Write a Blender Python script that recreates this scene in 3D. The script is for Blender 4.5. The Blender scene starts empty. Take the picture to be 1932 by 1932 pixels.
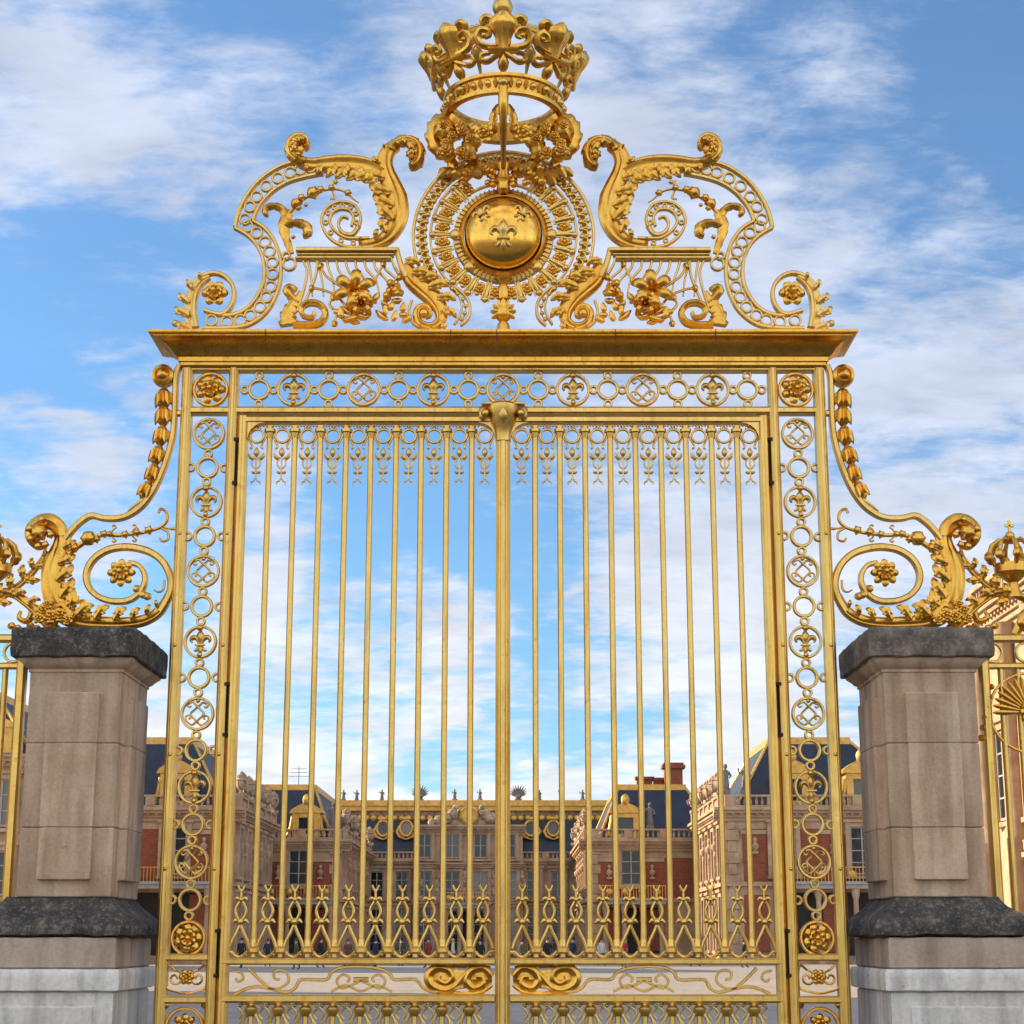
import bpy, bmesh, math, random
from mathutils import Vector, Matrix
random.seed(7)
R = math.radians
PI = math.pi
S = bpy.context.scene
COL = S.collection

# ------------------------------------------------------------------ camera
FPX = 3367.0                      # focal length in units of a 1932 px wide picture
PITCH = math.atan(0.2403)
CAM = Vector((0.071, -13.85, 1.6))
cd = bpy.data.cameras.new('camera'); cam = bpy.data.objects.new('camera', cd); COL.objects.link(cam)
cam.location = CAM; cam.rotation_euler = (R(90) + PITCH, 0, 0)
cd.sensor_width = 36; cd.lens = 36 * FPX / 1932; cd.clip_start = 0.1; cd.clip_end = 3000
S.camera = cam
CP, SP = math.cos(PITCH), math.sin(PITCH)

def ray(px, py):
    u = (px - 966) / FPX; v = (966 - py) / FPX
    return Vector((u, CP - v * SP, SP + v * CP))
def at(px, py, Y=0.0):            # point of the upright plane y = Y
    d = ray(px, py); t = (Y - CAM.y) / d.y
    return (CAM.x + d.x * t, CAM.z + d.z * t)
def zat(py, Y=0.0): return at(949, py, Y)[1]
def xat(px, py, Y=0.0): return at(px, py, Y)[0]

# ------------------------------------------------------------------ sun and sky
SUN_EL, SUN_AZ = R(20), R(72)     # azimuth from straight ahead towards the left
SDIR = Vector((-math.cos(SUN_EL) * math.sin(SUN_AZ), math.cos(SUN_EL) * math.cos(SUN_AZ), math.sin(SUN_EL)))
ld = bpy.data.lights.new('sun', 'SUN'); ld.energy = 5.0; ld.angle = R(0.5); ld.color = (1, 0.78, 0.50)
lo = bpy.data.objects.new('sun', ld); COL.objects.link(lo); lo.rotation_euler = SDIR.to_track_quat('Z', 'Y').to_euler()
lo.location = (-30, 20, 40)
S.view_settings.view_transform = 'Standard'; S.view_settings.look = 'None'
S.view_settings.exposure = 1.0; S.view_settings.gamma = 1
W = bpy.data.worlds.new('World'); S.world = W; W.use_nodes = True
nt = W.node_tree; nt.nodes.clear()
def N(t, kind, **kw):
    n = t.nodes.new(kind)
    for k, v in kw.items(): setattr(n, k, v)
    return n
def mth(t, op, a, b=None, clamp=False):
    n = N(t, 'ShaderNodeMath', operation=op); n.use_clamp = clamp
    for i, q in enumerate((a, b)):
        if q is None: continue
        if isinstance(q, (int, float)): n.inputs[i].default_value = q
        else: t.links.new(q, n.inputs[i])
    return n.outputs[0]
SKY_STRENGTH = 0.1
sky = N(nt, 'ShaderNodeTexSky', sky_type='NISHITA'); sky.sun_disc = False
sky.sun_elevation = SUN_EL; sky.sun_rotation = -SUN_AZ; sky.air_density = 1.0; sky.dust_density = 0.6; sky.ozone_density = 2.5
tc = N(nt, 'ShaderNodeTexCoord')
sep = N(nt, 'ShaderNodeSeparateXYZ'); nt.links.new(tc.outputs['Generated'], sep.inputs[0])
# a flat cloud layer seen in perspective
den = mth(nt, 'ADD', mth(nt, 'MAXIMUM', sep.outputs[2], 0.0), 0.22)
cx_ = mth(nt, 'DIVIDE', sep.outputs[0], den); cy_ = mth(nt, 'DIVIDE', sep.outputs[1], den)
cmb = N(nt, 'ShaderNodeCombineXYZ'); nt.links.new(cx_, cmb.inputs[0]); nt.links.new(cy_, cmb.inputs[1])
def skynoise(scale, detail, rough, dist, rot, sx, sy, off):
    mp = N(nt, 'ShaderNodeMapping'); mp.inputs['Rotation'].default_value = (0, 0, rot)
    mp.inputs['Scale'].default_value = (sx, sy, 1); mp.inputs['Location'].default_value = off
    nt.links.new(cmb.outputs[0], mp.inputs[0])
    nz = N(nt, 'ShaderNodeTexNoise'); nz.inputs['Scale'].default_value = scale
    nz.inputs['Detail'].default_value = detail; nz.inputs['Roughness'].default_value = rough
    nz.inputs['Distortion'].default_value = dist
    nt.links.new(mp.outputs[0], nz.inputs['Vector']); return nz.outputs[0]
n1 = skynoise(3.4, 9, 0.58, 0.25, R(32), 1.0, 1.15, (3.1, 0.4, 0))
n2 = skynoise(12, 9, 0.62, 0.4, R(40), 0.85, 1.25, (7.7, 2.4, 0))
wob = N(nt, 'ShaderNodeTexNoise'); wob.inputs['Scale'].default_value = 9; wob.inputs['Detail'].default_value = 4
nt.links.new(tc.outputs['Generated'], wob.inputs['Vector'])
ws = N(nt, 'ShaderNodeVectorMath', operation='SUBTRACT'); nt.links.new(wob.outputs['Color'], ws.inputs[0]); ws.inputs[1].default_value = (.5, .5, .5)
wm = N(nt, 'ShaderNodeVectorMath', operation='SCALE'); nt.links.new(ws.outputs[0], wm.inputs[0]); wm.inputs['Scale'].default_value = 0.16
wa = N(nt, 'ShaderNodeVectorMath', operation='ADD'); nt.links.new(tc.outputs['Generated'], wa.inputs[0]); nt.links.new(wm.outputs[0], wa.inputs[1])
wn = N(nt, 'ShaderNodeVectorMath', operation='NORMALIZE'); nt.links.new(wa.outputs[0], wn.inputs[0])
# cloud banks (+) and clear patches (-): heading in the sky, radius in degrees, weight
BANKS = [(120, 120, 5.5, .16), (330, 480, 5.5, .26), (700, 330, 4, .12), (400, 90, 3, -.12), (50, 960, 2.6, .85), (330, 780, 3, .22), (150, 790, 4.4, -.85),
         (560, 160, 4.5, -.1), (760, 60, 4, -.05), (1250, 230, 6, .26), (1500, 650, 5, .15), (1760, 130, 6, -.3), (1450, 330, 4, .12),
         (1750, 520, 6, .06), (1750, 900, 5.5, .2), (520, 1000, 2.4, .34), (720, 1110, 5.2, -.5), (900, 1270, 4.0, -.28), (620, 950, 2.2, .16), (1000, 1000, 2.4, .16), (820, 1180, 2.0, .16), (600, 1270, 2.5, -.15), (1230, 980, 4.6, .12), (560, 1120, 1.8, .14), (1180, 1180, 2.6, -.16), (480, 960, 2.2, .3), (820, 1190, 1.6, .35),
         (500, 1250, 3, .05), (700, 1400, 4, .42), (1230, 1360, 5, .34), (420, 1420, 5, .35), (1000, 760, 4, -.1), (660, 880, 3, -.1), (120, 560, 3.5, .05)]
acc = None
for (bx, by, rad, wgt) in BANKS:
    d = ray(bx, by).normalized()
    dp = N(nt, 'ShaderNodeVectorMath', operation='DOT_PRODUCT'); nt.links.new(wn.outputs[0], dp.inputs[0]); dp.inputs[1].default_value = d
    mr = N(nt, 'ShaderNodeMapRange', interpolation_type='SMOOTHERSTEP'); nt.links.new(dp.outputs['Value'], mr.inputs[0])
    mr.inputs[1].default_value = math.cos(R(rad * 1.9)); mr.inputs[2].default_value = 1.0
    mr.inputs[3].default_value = 0; mr.inputs[4].default_value = wgt
    acc = mr.outputs[0] if acc is None else mth(nt, 'ADD', acc, mr.outputs[0])
tot = mth(nt, 'ADD', mth(nt, 'MULTIPLY', mth(nt, 'SUBTRACT', n1, 0.5), 2.5), mth(nt, 'MULTIPLY', mth(nt, 'SUBTRACT', n2, 0.5), 1.25))
n3 = skynoise(34, 7, 0.6, 0.6, R(52), 0.6, 1.5, (1.7, 5.4, 0))
tot = mth(nt, 'ADD', tot, mth(nt, 'MULTIPLY', mth(nt, 'SUBTRACT', n3, 0.5), 0.55))
tot = mth(nt, 'ADD', mth(nt, 'ADD', tot, 0.63), acc)
low = N(nt, 'ShaderNodeMapRange', interpolation_type='SMOOTHSTEP'); nt.links.new(sep.outputs[2], low.inputs[0])
low.inputs[1].default_value = 0.18; low.inputs[2].default_value = 0.0; low.inputs[3].default_value = 0.0; low.inputs[4].default_value = 0.12
tot = mth(nt, 'ADD', tot, low.outputs[0])
fac = N(nt, 'ShaderNodeMapRange', interpolation_type='SMOOTHSTEP'); nt.links.new(tot, fac.inputs[0])
fac.inputs[1].default_value = 0.30; fac.inputs[2].default_value = 1.12; fac.inputs[3].default_value = 0.08; fac.inputs[4].default_value = 0.97
skm = N(nt, 'ShaderNodeMix', data_type='RGBA', blend_type='MULTIPLY'); skm.inputs[0].default_value = 1
nt.links.new(sky.outputs[0], skm.inputs['A']); skm.inputs['B'].default_value = (0.54, 0.83, 1.02, 1)
mx = N(nt, 'ShaderNodeMix', data_type='RGBA'); nt.links.new(fac.outputs[0], mx.inputs[0])
nt.links.new(skm.outputs['Result'], mx.inputs['A']); hz = N(nt, 'ShaderNodeMapRange', interpolation_type='SMOOTHSTEP'); nt.links.new(sep.outputs[2], hz.inputs[0])
hz.inputs[1].default_value = 0.30; hz.inputs[2].default_value = 0.04
cl = N(nt, 'ShaderNodeMix', data_type='RGBA'); nt.links.new(hz.outputs[0], cl.inputs[0])
cl.inputs['A'].default_value = (3.3, 3.65, 4.45, 1); cl.inputs['B'].default_value = (4.9, 5.0, 5.15, 1)
ea = N(nt, 'ShaderNodeMapRange', interpolation_type='SMOOTHSTEP'); nt.links.new(sep.outputs[1], ea.inputs[0])   # unseen brighter cloud bank behind the camera, added to light gate and pillars
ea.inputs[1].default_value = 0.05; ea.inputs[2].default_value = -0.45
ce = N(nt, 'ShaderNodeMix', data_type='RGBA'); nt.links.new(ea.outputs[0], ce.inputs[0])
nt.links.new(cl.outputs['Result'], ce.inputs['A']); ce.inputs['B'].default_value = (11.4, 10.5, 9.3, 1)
sh = N(nt, 'ShaderNodeMapRange'); nt.links.new(skynoise(7, 8, 0.6, 0.5, R(36), 0.8, 1.3, (11.2, 1.1, 0)), sh.inputs[0])
sh.inputs[1].default_value = 0.33; sh.inputs[2].default_value = 0.64; sh.inputs[3].default_value = 0.87; sh.inputs[4].default_value = 1.12
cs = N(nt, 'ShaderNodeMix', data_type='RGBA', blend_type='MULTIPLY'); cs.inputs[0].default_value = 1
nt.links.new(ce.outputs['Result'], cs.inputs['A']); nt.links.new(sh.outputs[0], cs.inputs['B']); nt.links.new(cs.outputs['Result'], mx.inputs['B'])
bg = N(nt, 'ShaderNodeBackground'); bg.inputs[1].default_value = SKY_STRENGTH
nt.links.new(mx.outputs['Result'], bg.inputs[0])
wo = N(nt, 'ShaderNodeOutputWorld'); nt.links.new(bg.outputs[0], wo.inputs[0])

# ------------------------------------------------------------------ materials
def newmat(name):
    m = bpy.data.materials.new(name); m.use_nodes = True
    return m, m.node_tree, m.node_tree.nodes['Principled BSDF']
def noise_of(t, scale, detail=5, rough=.55, coord='Object'):
    c = N(t, 'ShaderNodeTexCoord'); n = N(t, 'ShaderNodeTexNoise')
    n.inputs['Scale'].default_value = scale; n.inputs['Detail'].default_value = detail; n.inputs['Roughness'].default_value = rough
    t.links.new(c.outputs[coord], n.inputs['Vector']); return n.outputs[0]
def ramp(t, src, stops):
    r = N(t, 'ShaderNodeValToRGB'); t.links.new(src, r.inputs[0])
    e = r.color_ramp.elements
    while len(e) < len(stops): e.new(0.5)
    for q, (p, c) in zip(e, stops): q.position = p; q.color = (*c, 1) if len(c) == 3 else c
    return r.outputs[0]
def bump(t, b, src, strength, dist=0.01):
    n = N(t, 'ShaderNodeBump'); n.inputs['Strength'].default_value = strength; n.inputs['Distance'].default_value = dist
    t.links.new(src, n.inputs['Height']); t.links.new(n.outputs[0], b.inputs['Normal'])
def gold(name, lo_, hi, rlo, rhi, metallic=1.0, grime=(.30, .15, .035)):
    m, t, b = newmat(name)
    big = noise_of(t, 2.2, 7, .62); mid = noise_of(t, 11, 6, .65); fine = noise_of(t, 60, 4, .6)
    base = ramp(t, mth(t, 'ADD', mth(t, 'MULTIPLY', big, .6), mth(t, 'MULTIPLY', mid, .4)), [(.34, lo_), (.62, hi)])
    c = N(t, 'ShaderNodeTexCoord'); mp = N(t, 'ShaderNodeMapping'); mp.inputs['Scale'].default_value = (30, 30, 2.2)      # rain runs
    t.links.new(c.outputs['Object'], mp.inputs[0]); ns = N(t, 'ShaderNodeTexNoise'); ns.inputs['Detail'].default_value = 5; ns.inputs['Scale'].default_value = 1
    t.links.new(mp.outputs[0], ns.inputs['Vector'])
    dirt = mth(t, 'ADD', mth(t, 'MULTIPLY', ramp(t, ns.outputs[0], [(.52, (0, 0, 0)), (.74, (1, 1, 1))]), .5),
               mth(t, 'MULTIPLY', ramp(t, mid, [(.27, (1, 1, 1)), (.40, (0, 0, 0))]), .6), True)
    spots = ramp(t, fine, [(.25, (1, 1, 1)), (.33, (0, 0, 0))])
    amt = mth(t, 'ADD', dirt, mth(t, 'MULTIPLY', spots, .6), True)
    mix = N(t, 'ShaderNodeMix', data_type='RGBA'); t.links.new(mth(t, 'MULTIPLY', amt, .62), mix.inputs[0])
    t.links.new(base, mix.inputs['A']); mix.inputs['B'].default_value = (*grime, 1)
    t.links.new(mix.outputs['Result'], b.inputs['Base Color'])
    rr = N(t, 'ShaderNodeMapRange'); t.links.new(mid, rr.inputs[0]); rr.inputs[1].default_value = .3; rr.inputs[2].default_value = .7; rr.inputs[3].default_value = rlo; rr.inputs[4].default_value = rhi
    t.links.new(mth(t, 'ADD', rr.outputs[0], mth(t, 'MULTIPLY', dirt, .25)), b.inputs['Roughness']); b.inputs['Metallic'].default_value = metallic
    bump(t, b, mth(t, 'ADD', fine, mid), .16, .004)
    return m
M = {}
M['gold'] = gold('gilding', (.70, .425, .105), (.87, .59, .185), .24, .46)
M['gold_sat'] = gold('gilding_warm', (.72, .36, .05), (.90, .53, .105), .2, .4)
M['gold_polish'] = gold('gilding_smooth', (.82, .45, .065), (.92, .53, .10), .13, .24)
def stone(name, c1, c2, c3, scale=3.0, bstr=.35, rough=.85, stain=(.5, .46, .42), amt=.6):
    m, t, b = newmat(name)
    big = noise_of(t, scale, 7, .6); fine = noise_of(t, scale * 18, 5, .65)
    base = ramp(t, big, [(.28, c1), (.5, c2), (.72, c3)])
    mix = N(t, 'ShaderNodeMix', data_type='RGBA', blend_type='MULTIPLY'); mix.inputs[0].default_value = .5
    t.links.new(base, mix.inputs['A']); t.links.new(ramp(t, fine, [(.3, (.62, .6, .57)), (.6, (1, 1, 1))]), mix.inputs['B'])
    c = N(t, 'ShaderNodeTexCoord'); mp = N(t, 'ShaderNodeMapping'); mp.inputs['Scale'].default_value = (7, 7, .8)   # rain streaks
    t.links.new(c.outputs['Object'], mp.inputs[0]); ns = N(t, 'ShaderNodeTexNoise'); ns.inputs['Scale'].default_value = 1.1; ns.inputs['Detail'].default_value = 6
    t.links.new(mp.outputs[0], ns.inputs['Vector'])
    m2 = N(t, 'ShaderNodeMix', data_type='RGBA', blend_type='MULTIPLY'); m2.inputs[0].default_value = amt
    t.links.new(mix.outputs['Result'], m2.inputs['A']); t.links.new(ramp(t, ns.outputs[0], [(.36, stain), (.56, (1, 1, 1))]), m2.inputs['B'])
    gi = N(t, 'ShaderNodeNewGeometry'); gr = N(t, 'ShaderNodeMapRange'); t.links.new(gi.outputs['Random Per Island'], gr.inputs[0]); gr.inputs[3].default_value = .80; gr.inputs[4].default_value = 1.06
    mb_ = N(t, 'ShaderNodeMix', data_type='RGBA', blend_type='MULTIPLY'); mb_.inputs[0].default_value = 1; t.links.new(m2.outputs['Result'], mb_.inputs['A']); t.links.new(gr.outputs[0], mb_.inputs['B']); m2 = mb_
    pit = noise_of(t, 9, 3, .5); m3 = N(t, 'ShaderNodeMix', data_type='RGBA'); t.links.new(mth(t, 'MULTIPLY', ramp(t, pit, [(.22, (1, 1, 1)), (.30, (0, 0, 0))]), .55), m3.inputs[0])
    t.links.new(m2.outputs['Result'], m3.inputs['A']); m3.inputs['B'].default_value = (.12, .09, .07, 1)
    t.links.new(m3.outputs['Result'], b.inputs['Base Color']); b.inputs['Roughness'].default_value = rough
    bump(t, b, fine, bstr, .006); return m
M['stone'] = stone('pillar_stone', (.56, .37, .24), (.68, .48, .33), (.76, .58, .43), 2.2)
M['stone_pale'] = stone('plinth_stone', (.72, .67, .62), (.80, .76, .71), (.84, .80, .76), 1.6, .35, .85, (.55, .54, .54), .7)
M['stone_mid'] = stone('step_stone', (.46, .33, .24), (.58, .45, .35), (.66, .55, .45), 2.0)
def lichen(name, dark, mid, pale, lo_, hi):
    m, t, b = newmat(name)
    a = noise_of(t, 7, 9, .75); f = noise_of(t, 34, 5, .75)
    base = ramp(t, a, [(lo_, dark), ((lo_ + hi) / 2, mid), (hi, pale)])
    sp = ramp(t, f, [(.55, (0, 0, 0)), (.62, (1, 1, 1))])
    mix = N(t, 'ShaderNodeMix', data_type='RGBA'); t.links.new(mth(t, 'MULTIPLY', sp, .33), mix.inputs[0])
    t.links.new(base, mix.inputs['A']); mix.inputs['B'].default_value = (.42, .39, .35, 1)
    t.links.new(mix.outputs['Result'], b.inputs['Base Color']); b.inputs['Roughness'].default_value = .95
    bump(t, b, a, .6, .02); return m
M['lichen'] = lichen('lichen_black_stone', (.03, .027, .026), (.075, .065, .057), (.27, .22, .175), .38, .70)
M['lichen_grey'] = lichen('lichen_grey_stone', (.06, .05, .045), (.15, .12, .098), (.34, .27, .21), .30, .70)
def plain(name, c1, c2, scale, rough=.8, metal=0.0, b_=.0):
    m, t, b = newmat(name); n = noise_of(t, scale, 6, .6)
    t.links.new(ramp(t, n, [(.32, c1), (.68, c2)]), b.inputs['Base Color'])
    b.inputs['Roughness'].default_value = rough; b.inputs['Metallic'].default_value = metal
    if b_: bump(t, b, n, b_, .02)
    return m
M['cream'] = plain('facade_stone', (.31, .195, .12), (.52, .37, .245), .9, .85, 0, .2)
M['cream_carved'] = plain('carved_stone', (.18, .11, .065), (.60, .44, .30), 2.6, .85, 0, .5)
M['slate'] = plain('roof_slate', (.006, .013, .03), (.018, .032, .064), 1.2, .55)
M['leadgold'] = plain('gilded_lead', (.50, .27, .055), (.76, .47, .13), 2.5, .42, .6)
def glassmat():
    m, t, b = newmat('window_glass'); oi = N(t, 'ShaderNodeObjectInfo')
    t.links.new(ramp(t, oi.outputs['Random'], [(.0, (.008, .010, .014)), (.45, (.02, .026, .035)), (.7, (.07, .08, .09)), (1.0, (.22, .2, .17))]), b.inputs['Base Color'])
    b.inputs['Roughness'].default_value = .1; bump(t, b, noise_of(t, 1.4, 2), .25, .05); return m
M['glass'] = glassmat()
M['white'] = plain('window_paint', (.27, .26, .24), (.40, .38, .35), 2, .6)
M['dark'] = plain('shade_and_dark_metal', (.012, .01, .009), (.03, .025, .02), 2, .8)  # near-black for painted shade below balconies and in leaf gaps; also joints, aerial
M['statue'] = plain('weathered_statue', (.11, .1, .095), (.24, .22, .2), 5, .9)
def brickmat():
    m, t, b = newmat('red_brick'); c = N(t, 'ShaderNodeTexCoord'); br = N(t, 'ShaderNodeTexBrick')
    mp = N(t, 'ShaderNodeMapping'); mp.inputs['Rotation'].default_value = (R(90), 0, 0); t.links.new(c.outputs['Object'], mp.inputs[0])
    t.links.new(mp.outputs[0], br.inputs['Vector']); br.inputs['Scale'].default_value = 2.2
    br.inputs['Color1'].default_value = (.20, .042, .018, 1); br.inputs['Color2'].default_value = (.29, .066, .027, 1)
    br.inputs['Mortar'].default_value = (.32, .2, .14, 1); br.inputs['Mortar Size'].default_value = .012
    t.links.new(br.outputs[0], b.inputs['Base Color']); b.inputs['Roughness'].default_value = .9; return m
M['brick'] = brickmat()
def cobble():
    m, t, b = newmat('court_paving'); c = N(t, 'ShaderNodeTexCoord'); v = N(t, 'ShaderNodeTexVoronoi')
    v.inputs['Scale'].default_value = 6; t.links.new(c.outputs['Object'], v.inputs['Vector'])
    col = ramp(t, v.outputs['Color'], [(.2, (.30, .27, .24)), (.8, (.42, .385, .34))])
    n = noise_of(t, .25, 6, .6)
    mix = N(t, 'ShaderNodeMix', data_type='RGBA', blend_type='MULTIPLY'); mix.inputs[0].default_value = .7
    t.links.new(col, mix.inputs['A']); t.links.new(ramp(t, n, [(.3, (.75, .73, .7)), (.7, (1, 1, 1))]), mix.inputs['B'])
    t.links.new(mix.outputs['Result'], b.inputs['Base Color']); b.inputs['Roughness'].default_value = .85
    bump(t, b, v.outputs['Distance'], .4, .02); return m
M['cobble'] = cobble()
def flat(name, c, rough=.8):
    return plain(name, tuple(x * .8 for x in c), tuple(min(1, x * 1.15) for x in c), 9, rough)

# ------------------------------------------------------------------ mesh builder
class MB:
    def __init__(s): s.v = []; s.f = []; s.xf = None
    def add(s, vs, fs):
        o = len(s.v)
        for p in vs: s.v.append(tuple(s.xf(*p)) if s.xf else tuple(p))
        s.f += [tuple(i + o for i in f) for f in fs]
    def mesh(s, name, mat, sgn=1, ang=38):
        me = bpy.data.meshes.new(name)
        vs = [(x * sgn, y, z) for x, y, z in s.v] if sgn != 1 else s.v
        me.from_pydata(vs, [], s.f)
        bm = bmesh.new(); bm.from_mesh(me); bmesh.ops.recalc_face_normals(bm, faces=bm.faces); bm.to_mesh(me); bm.free()
        me.materials.append(M[mat] if isinstance(mat, str) else mat)
        for p in me.polygons: p.use_smooth = True
        me.set_sharp_from_angle(angle=R(ang)); return me
    def build(s, name, mat, parent=None, sgn=1, loc=None, ang=38):
        return place(name, s.mesh(name, mat, sgn, ang), parent, loc)

WLOC = {}; JIT = random.Random(2)
def place(name, me, parent=None, loc=None):        # loc: None = vertices already stand in world space
    o = bpy.data.objects.new(name, me); COL.objects.link(o)
    l = Vector(loc) if loc is not None else Vector((0, 0, 0))
    WLOC[o.name] = l
    if parent: o.parent = parent; o.location = l - WLOC[parent.name]
    else: o.location = l
    return o
def thing(name, loc, label, cat, group=None):
    o = bpy.data.objects.new(name, None); COL.objects.link(o); o.location = loc; o.empty_display_size = .3
    WLOC[o.name] = Vector(loc); tag(o, label, cat, group); return o
def tag(o, label, cat, group=None, kind=None):
    if label: o['label'] = label
    if cat: o['category'] = cat
    if group: o['group'] = group
    if kind: o['kind'] = kind
    return o

def cr(pts, n=8, closed=False):                    # Catmull-Rom
    out = []; m = len(pts)
    seg = m if closed else m - 1
    for i in range(seg):
        if closed: p = [pts[(i + k - 1) % m] for k in range(4)]
        else: p = [pts[max(0, min(m - 1, i + k - 1))] for k in range(4)]
        for j in range(n):
            t = j / n; t2 = t * t; t3 = t2 * t
            out.append(tuple(.5 * (2 * b + (c - a) * t + (2 * a - 5 * b + 4 * c - d) * t2 + (3 * b - a - 3 * c + d) * t3)
                             for a, b, c, d in zip(*p)))
    if not closed: out.append(tuple(pts[-1]))
    return out
def lerpl(w, i, n):
    if isinstance(w, (int, float)): return w
    q = i / max(1, n - 1) * (len(w) - 1); k = min(int(q), len(w) - 2); return w[k] + (w[k + 1] - w[k]) * (q - k)
def normals2(path, closed=False):
    n = len(path); out = []
    for i in range(n):
        a = path[(i - 1) % n] if closed else path[max(0, i - 1)]; b = path[(i + 1) % n] if closed else path[min(n - 1, i + 1)]
        dx, dz = b[0] - a[0], b[1] - a[1]; l = math.hypot(dx, dz) or 1; out.append((-dz / l, dx / l))
    return out
def bar(mb, path, w, d, y0=0.0, closed=False, ch=.22):        # moulded flat bar along a path of the (x,z) plane
    n = len(path); nn = normals2(path, closed); vs = []; fs = []
    for i, (p, q) in enumerate(zip(path, nn)):
        ww = lerpl(w, i, n) / 2; dd = d / 2; c = min(ww, dd) * ch * 2
        for a, b in ((-ww, -dd + c), (-ww + c, -dd), (ww - c, -dd), (ww, -dd + c), (ww, dd - c), (ww - c, dd), (-ww + c, dd), (-ww, dd - c)):
            vs.append((p[0] + q[0] * a, y0 + b, p[1] + q[1] * a))
    for i in range(n if closed else n - 1):
        j = (i + 1) % n
        for k in range(8): fs.append((i * 8 + k, i * 8 + (k + 1) % 8, j * 8 + (k + 1) % 8, j * 8 + k))
    if not closed: fs += [tuple(range(8)), tuple((n - 1) * 8 + k for k in range(8))]
    mb.add(vs, fs)
def tube(mb, path, r, n=8, closed=False):
    m = len(path); vs = []; fs = []; up = None
    for i, p in enumerate(path):
        p = Vector(p); a = Vector(path[(i - 1) % m] if closed else path[max(0, i - 1)]); b = Vector(path[(i + 1) % m] if closed else path[min(m - 1, i + 1)])
        t = (b - a).normalized()
        if up is None: up = t.cross(Vector((0, 1, 0)) if abs(t.y) < .9 else Vector((1, 0, 0))).normalized()
        up = (up - t * up.dot(t)).normalized(); si = t.cross(up); rr = lerpl(r, i, m)
        for k in range(n):
            c = 2 * PI * k / n; vs.append(tuple(p + up * math.cos(c) * rr + si * math.sin(c) * rr))
    for i in range(m if closed else m - 1):
        j = (i + 1) % m
        for k in range(n): fs.append((i * n + k, i * n + (k + 1) % n, j * n + (k + 1) % n, j * n + k))
    if not closed: fs += [tuple(range(n)), tuple((m - 1) * n + k for k in range(n))]
    mb.add(vs, fs)
def t2(mb, path, r, y=0.0, n=7): tube(mb, [(p[0], y, p[1]) for p in path], r, n)
def ball(mb, c, r, sc=(1, 1, 1), nu=12, nv=8, lobes=0, amp=0.0, axis='z'):
    vs = []; fs = []
    for j in range(1, nv):
        th = PI * j / nv
        for i in range(nu):
            ph = 2 * PI * i / nu; k = 1 + (amp * math.cos(lobes * ph) if lobes else 0)
            x, y, z = math.sin(th) * math.cos(ph) * k, math.sin(th) * math.sin(ph) * k, math.cos(th)
            if axis == 'y': y, z = -z, y
            vs.append((c[0] + x * r * sc[0], c[1] + y * r * sc[1], c[2] + z * r * sc[2]))
    q = (0, 0, 1) if axis == 'z' else (0, -1, 0)
    a = len(vs); vs.append(tuple(c[i] + q[i] * r * sc[i] for i in range(3))); vs.append(tuple(c[i] - q[i] * r * sc[i] for i in range(3)))
    for j in range(nv - 2):
        for i in range(nu): fs.append((j * nu + i, j * nu + (i + 1) % nu, (j + 1) * nu + (i + 1) % nu, (j + 1) * nu + i))
    for i in range(nu): fs += [(a, i, (i + 1) % nu), (a + 1, (nv - 2) * nu + i, (nv - 2) * nu + (i + 1) % nu)]
    mb.add(vs, fs)
def lathe(mb, prof, o=(0, 0, 0), ax=(0, 0, 1), n=20, closed=False, lob=0, amp=0):
    ax = Vector(ax).normalized(); u = ax.cross(Vector((1, 0, 0)) if abs(ax.x) < .8 else Vector((0, 1, 0))).normalized(); w = ax.cross(u); o = Vector(o)
    vs = []; fs = []; m = len(prof)
    for r, h in prof:
        for k in range(n):
            c = 2 * PI * k / n; rr = r * (1 + amp * math.cos(lob * c)) if lob else r
            vs.append(tuple(o + ax * h + u * math.cos(c) * rr + w * math.sin(c) * rr))
    for i in range(m if closed else m - 1):
        j = (i + 1) % m
        for k in range(n): fs.append((i * n + k, i * n + (k + 1) % n, j * n + (k + 1) % n, j * n + k))
    if not closed: fs += [tuple(range(n)), tuple((m - 1) * n + k for k in range(n))]
    mb.add(vs, fs)
def box(mb, x0, x1, y0, y1, z0, z1):
    mb.add([(x, y, z) for z in (z0, z1) for x, y in ((x0, y0), (x1, y0), (x1, y1), (x0, y1))],
           [(0, 1, 2, 3), (4, 5, 6, 7), (0, 1, 5, 4), (1, 2, 6, 5), (2, 3, 7, 6), (3, 0, 4, 7)])
def prism(mb, pts, y0, y1):
    n = len(pts); mb.add([(x, y0, z) for x, z in pts] + [(x, y1, z) for x, z in pts],
        [tuple(range(n)), tuple(range(n, 2 * n))] + [(i, (i + 1) % n, n + (i + 1) % n, n + i) for i in range(n)])
def ring2(cx, cz, r, n=28): return [(cx + r * math.cos(2 * PI * k / n), cz + r * math.sin(2 * PI * k / n)) for k in range(n)]
def ring(mb, cx, cz, r, w, d, y0=0.0, n=28): bar(mb, ring2(cx, cz, r, n), w, d, y0, True)
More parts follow.
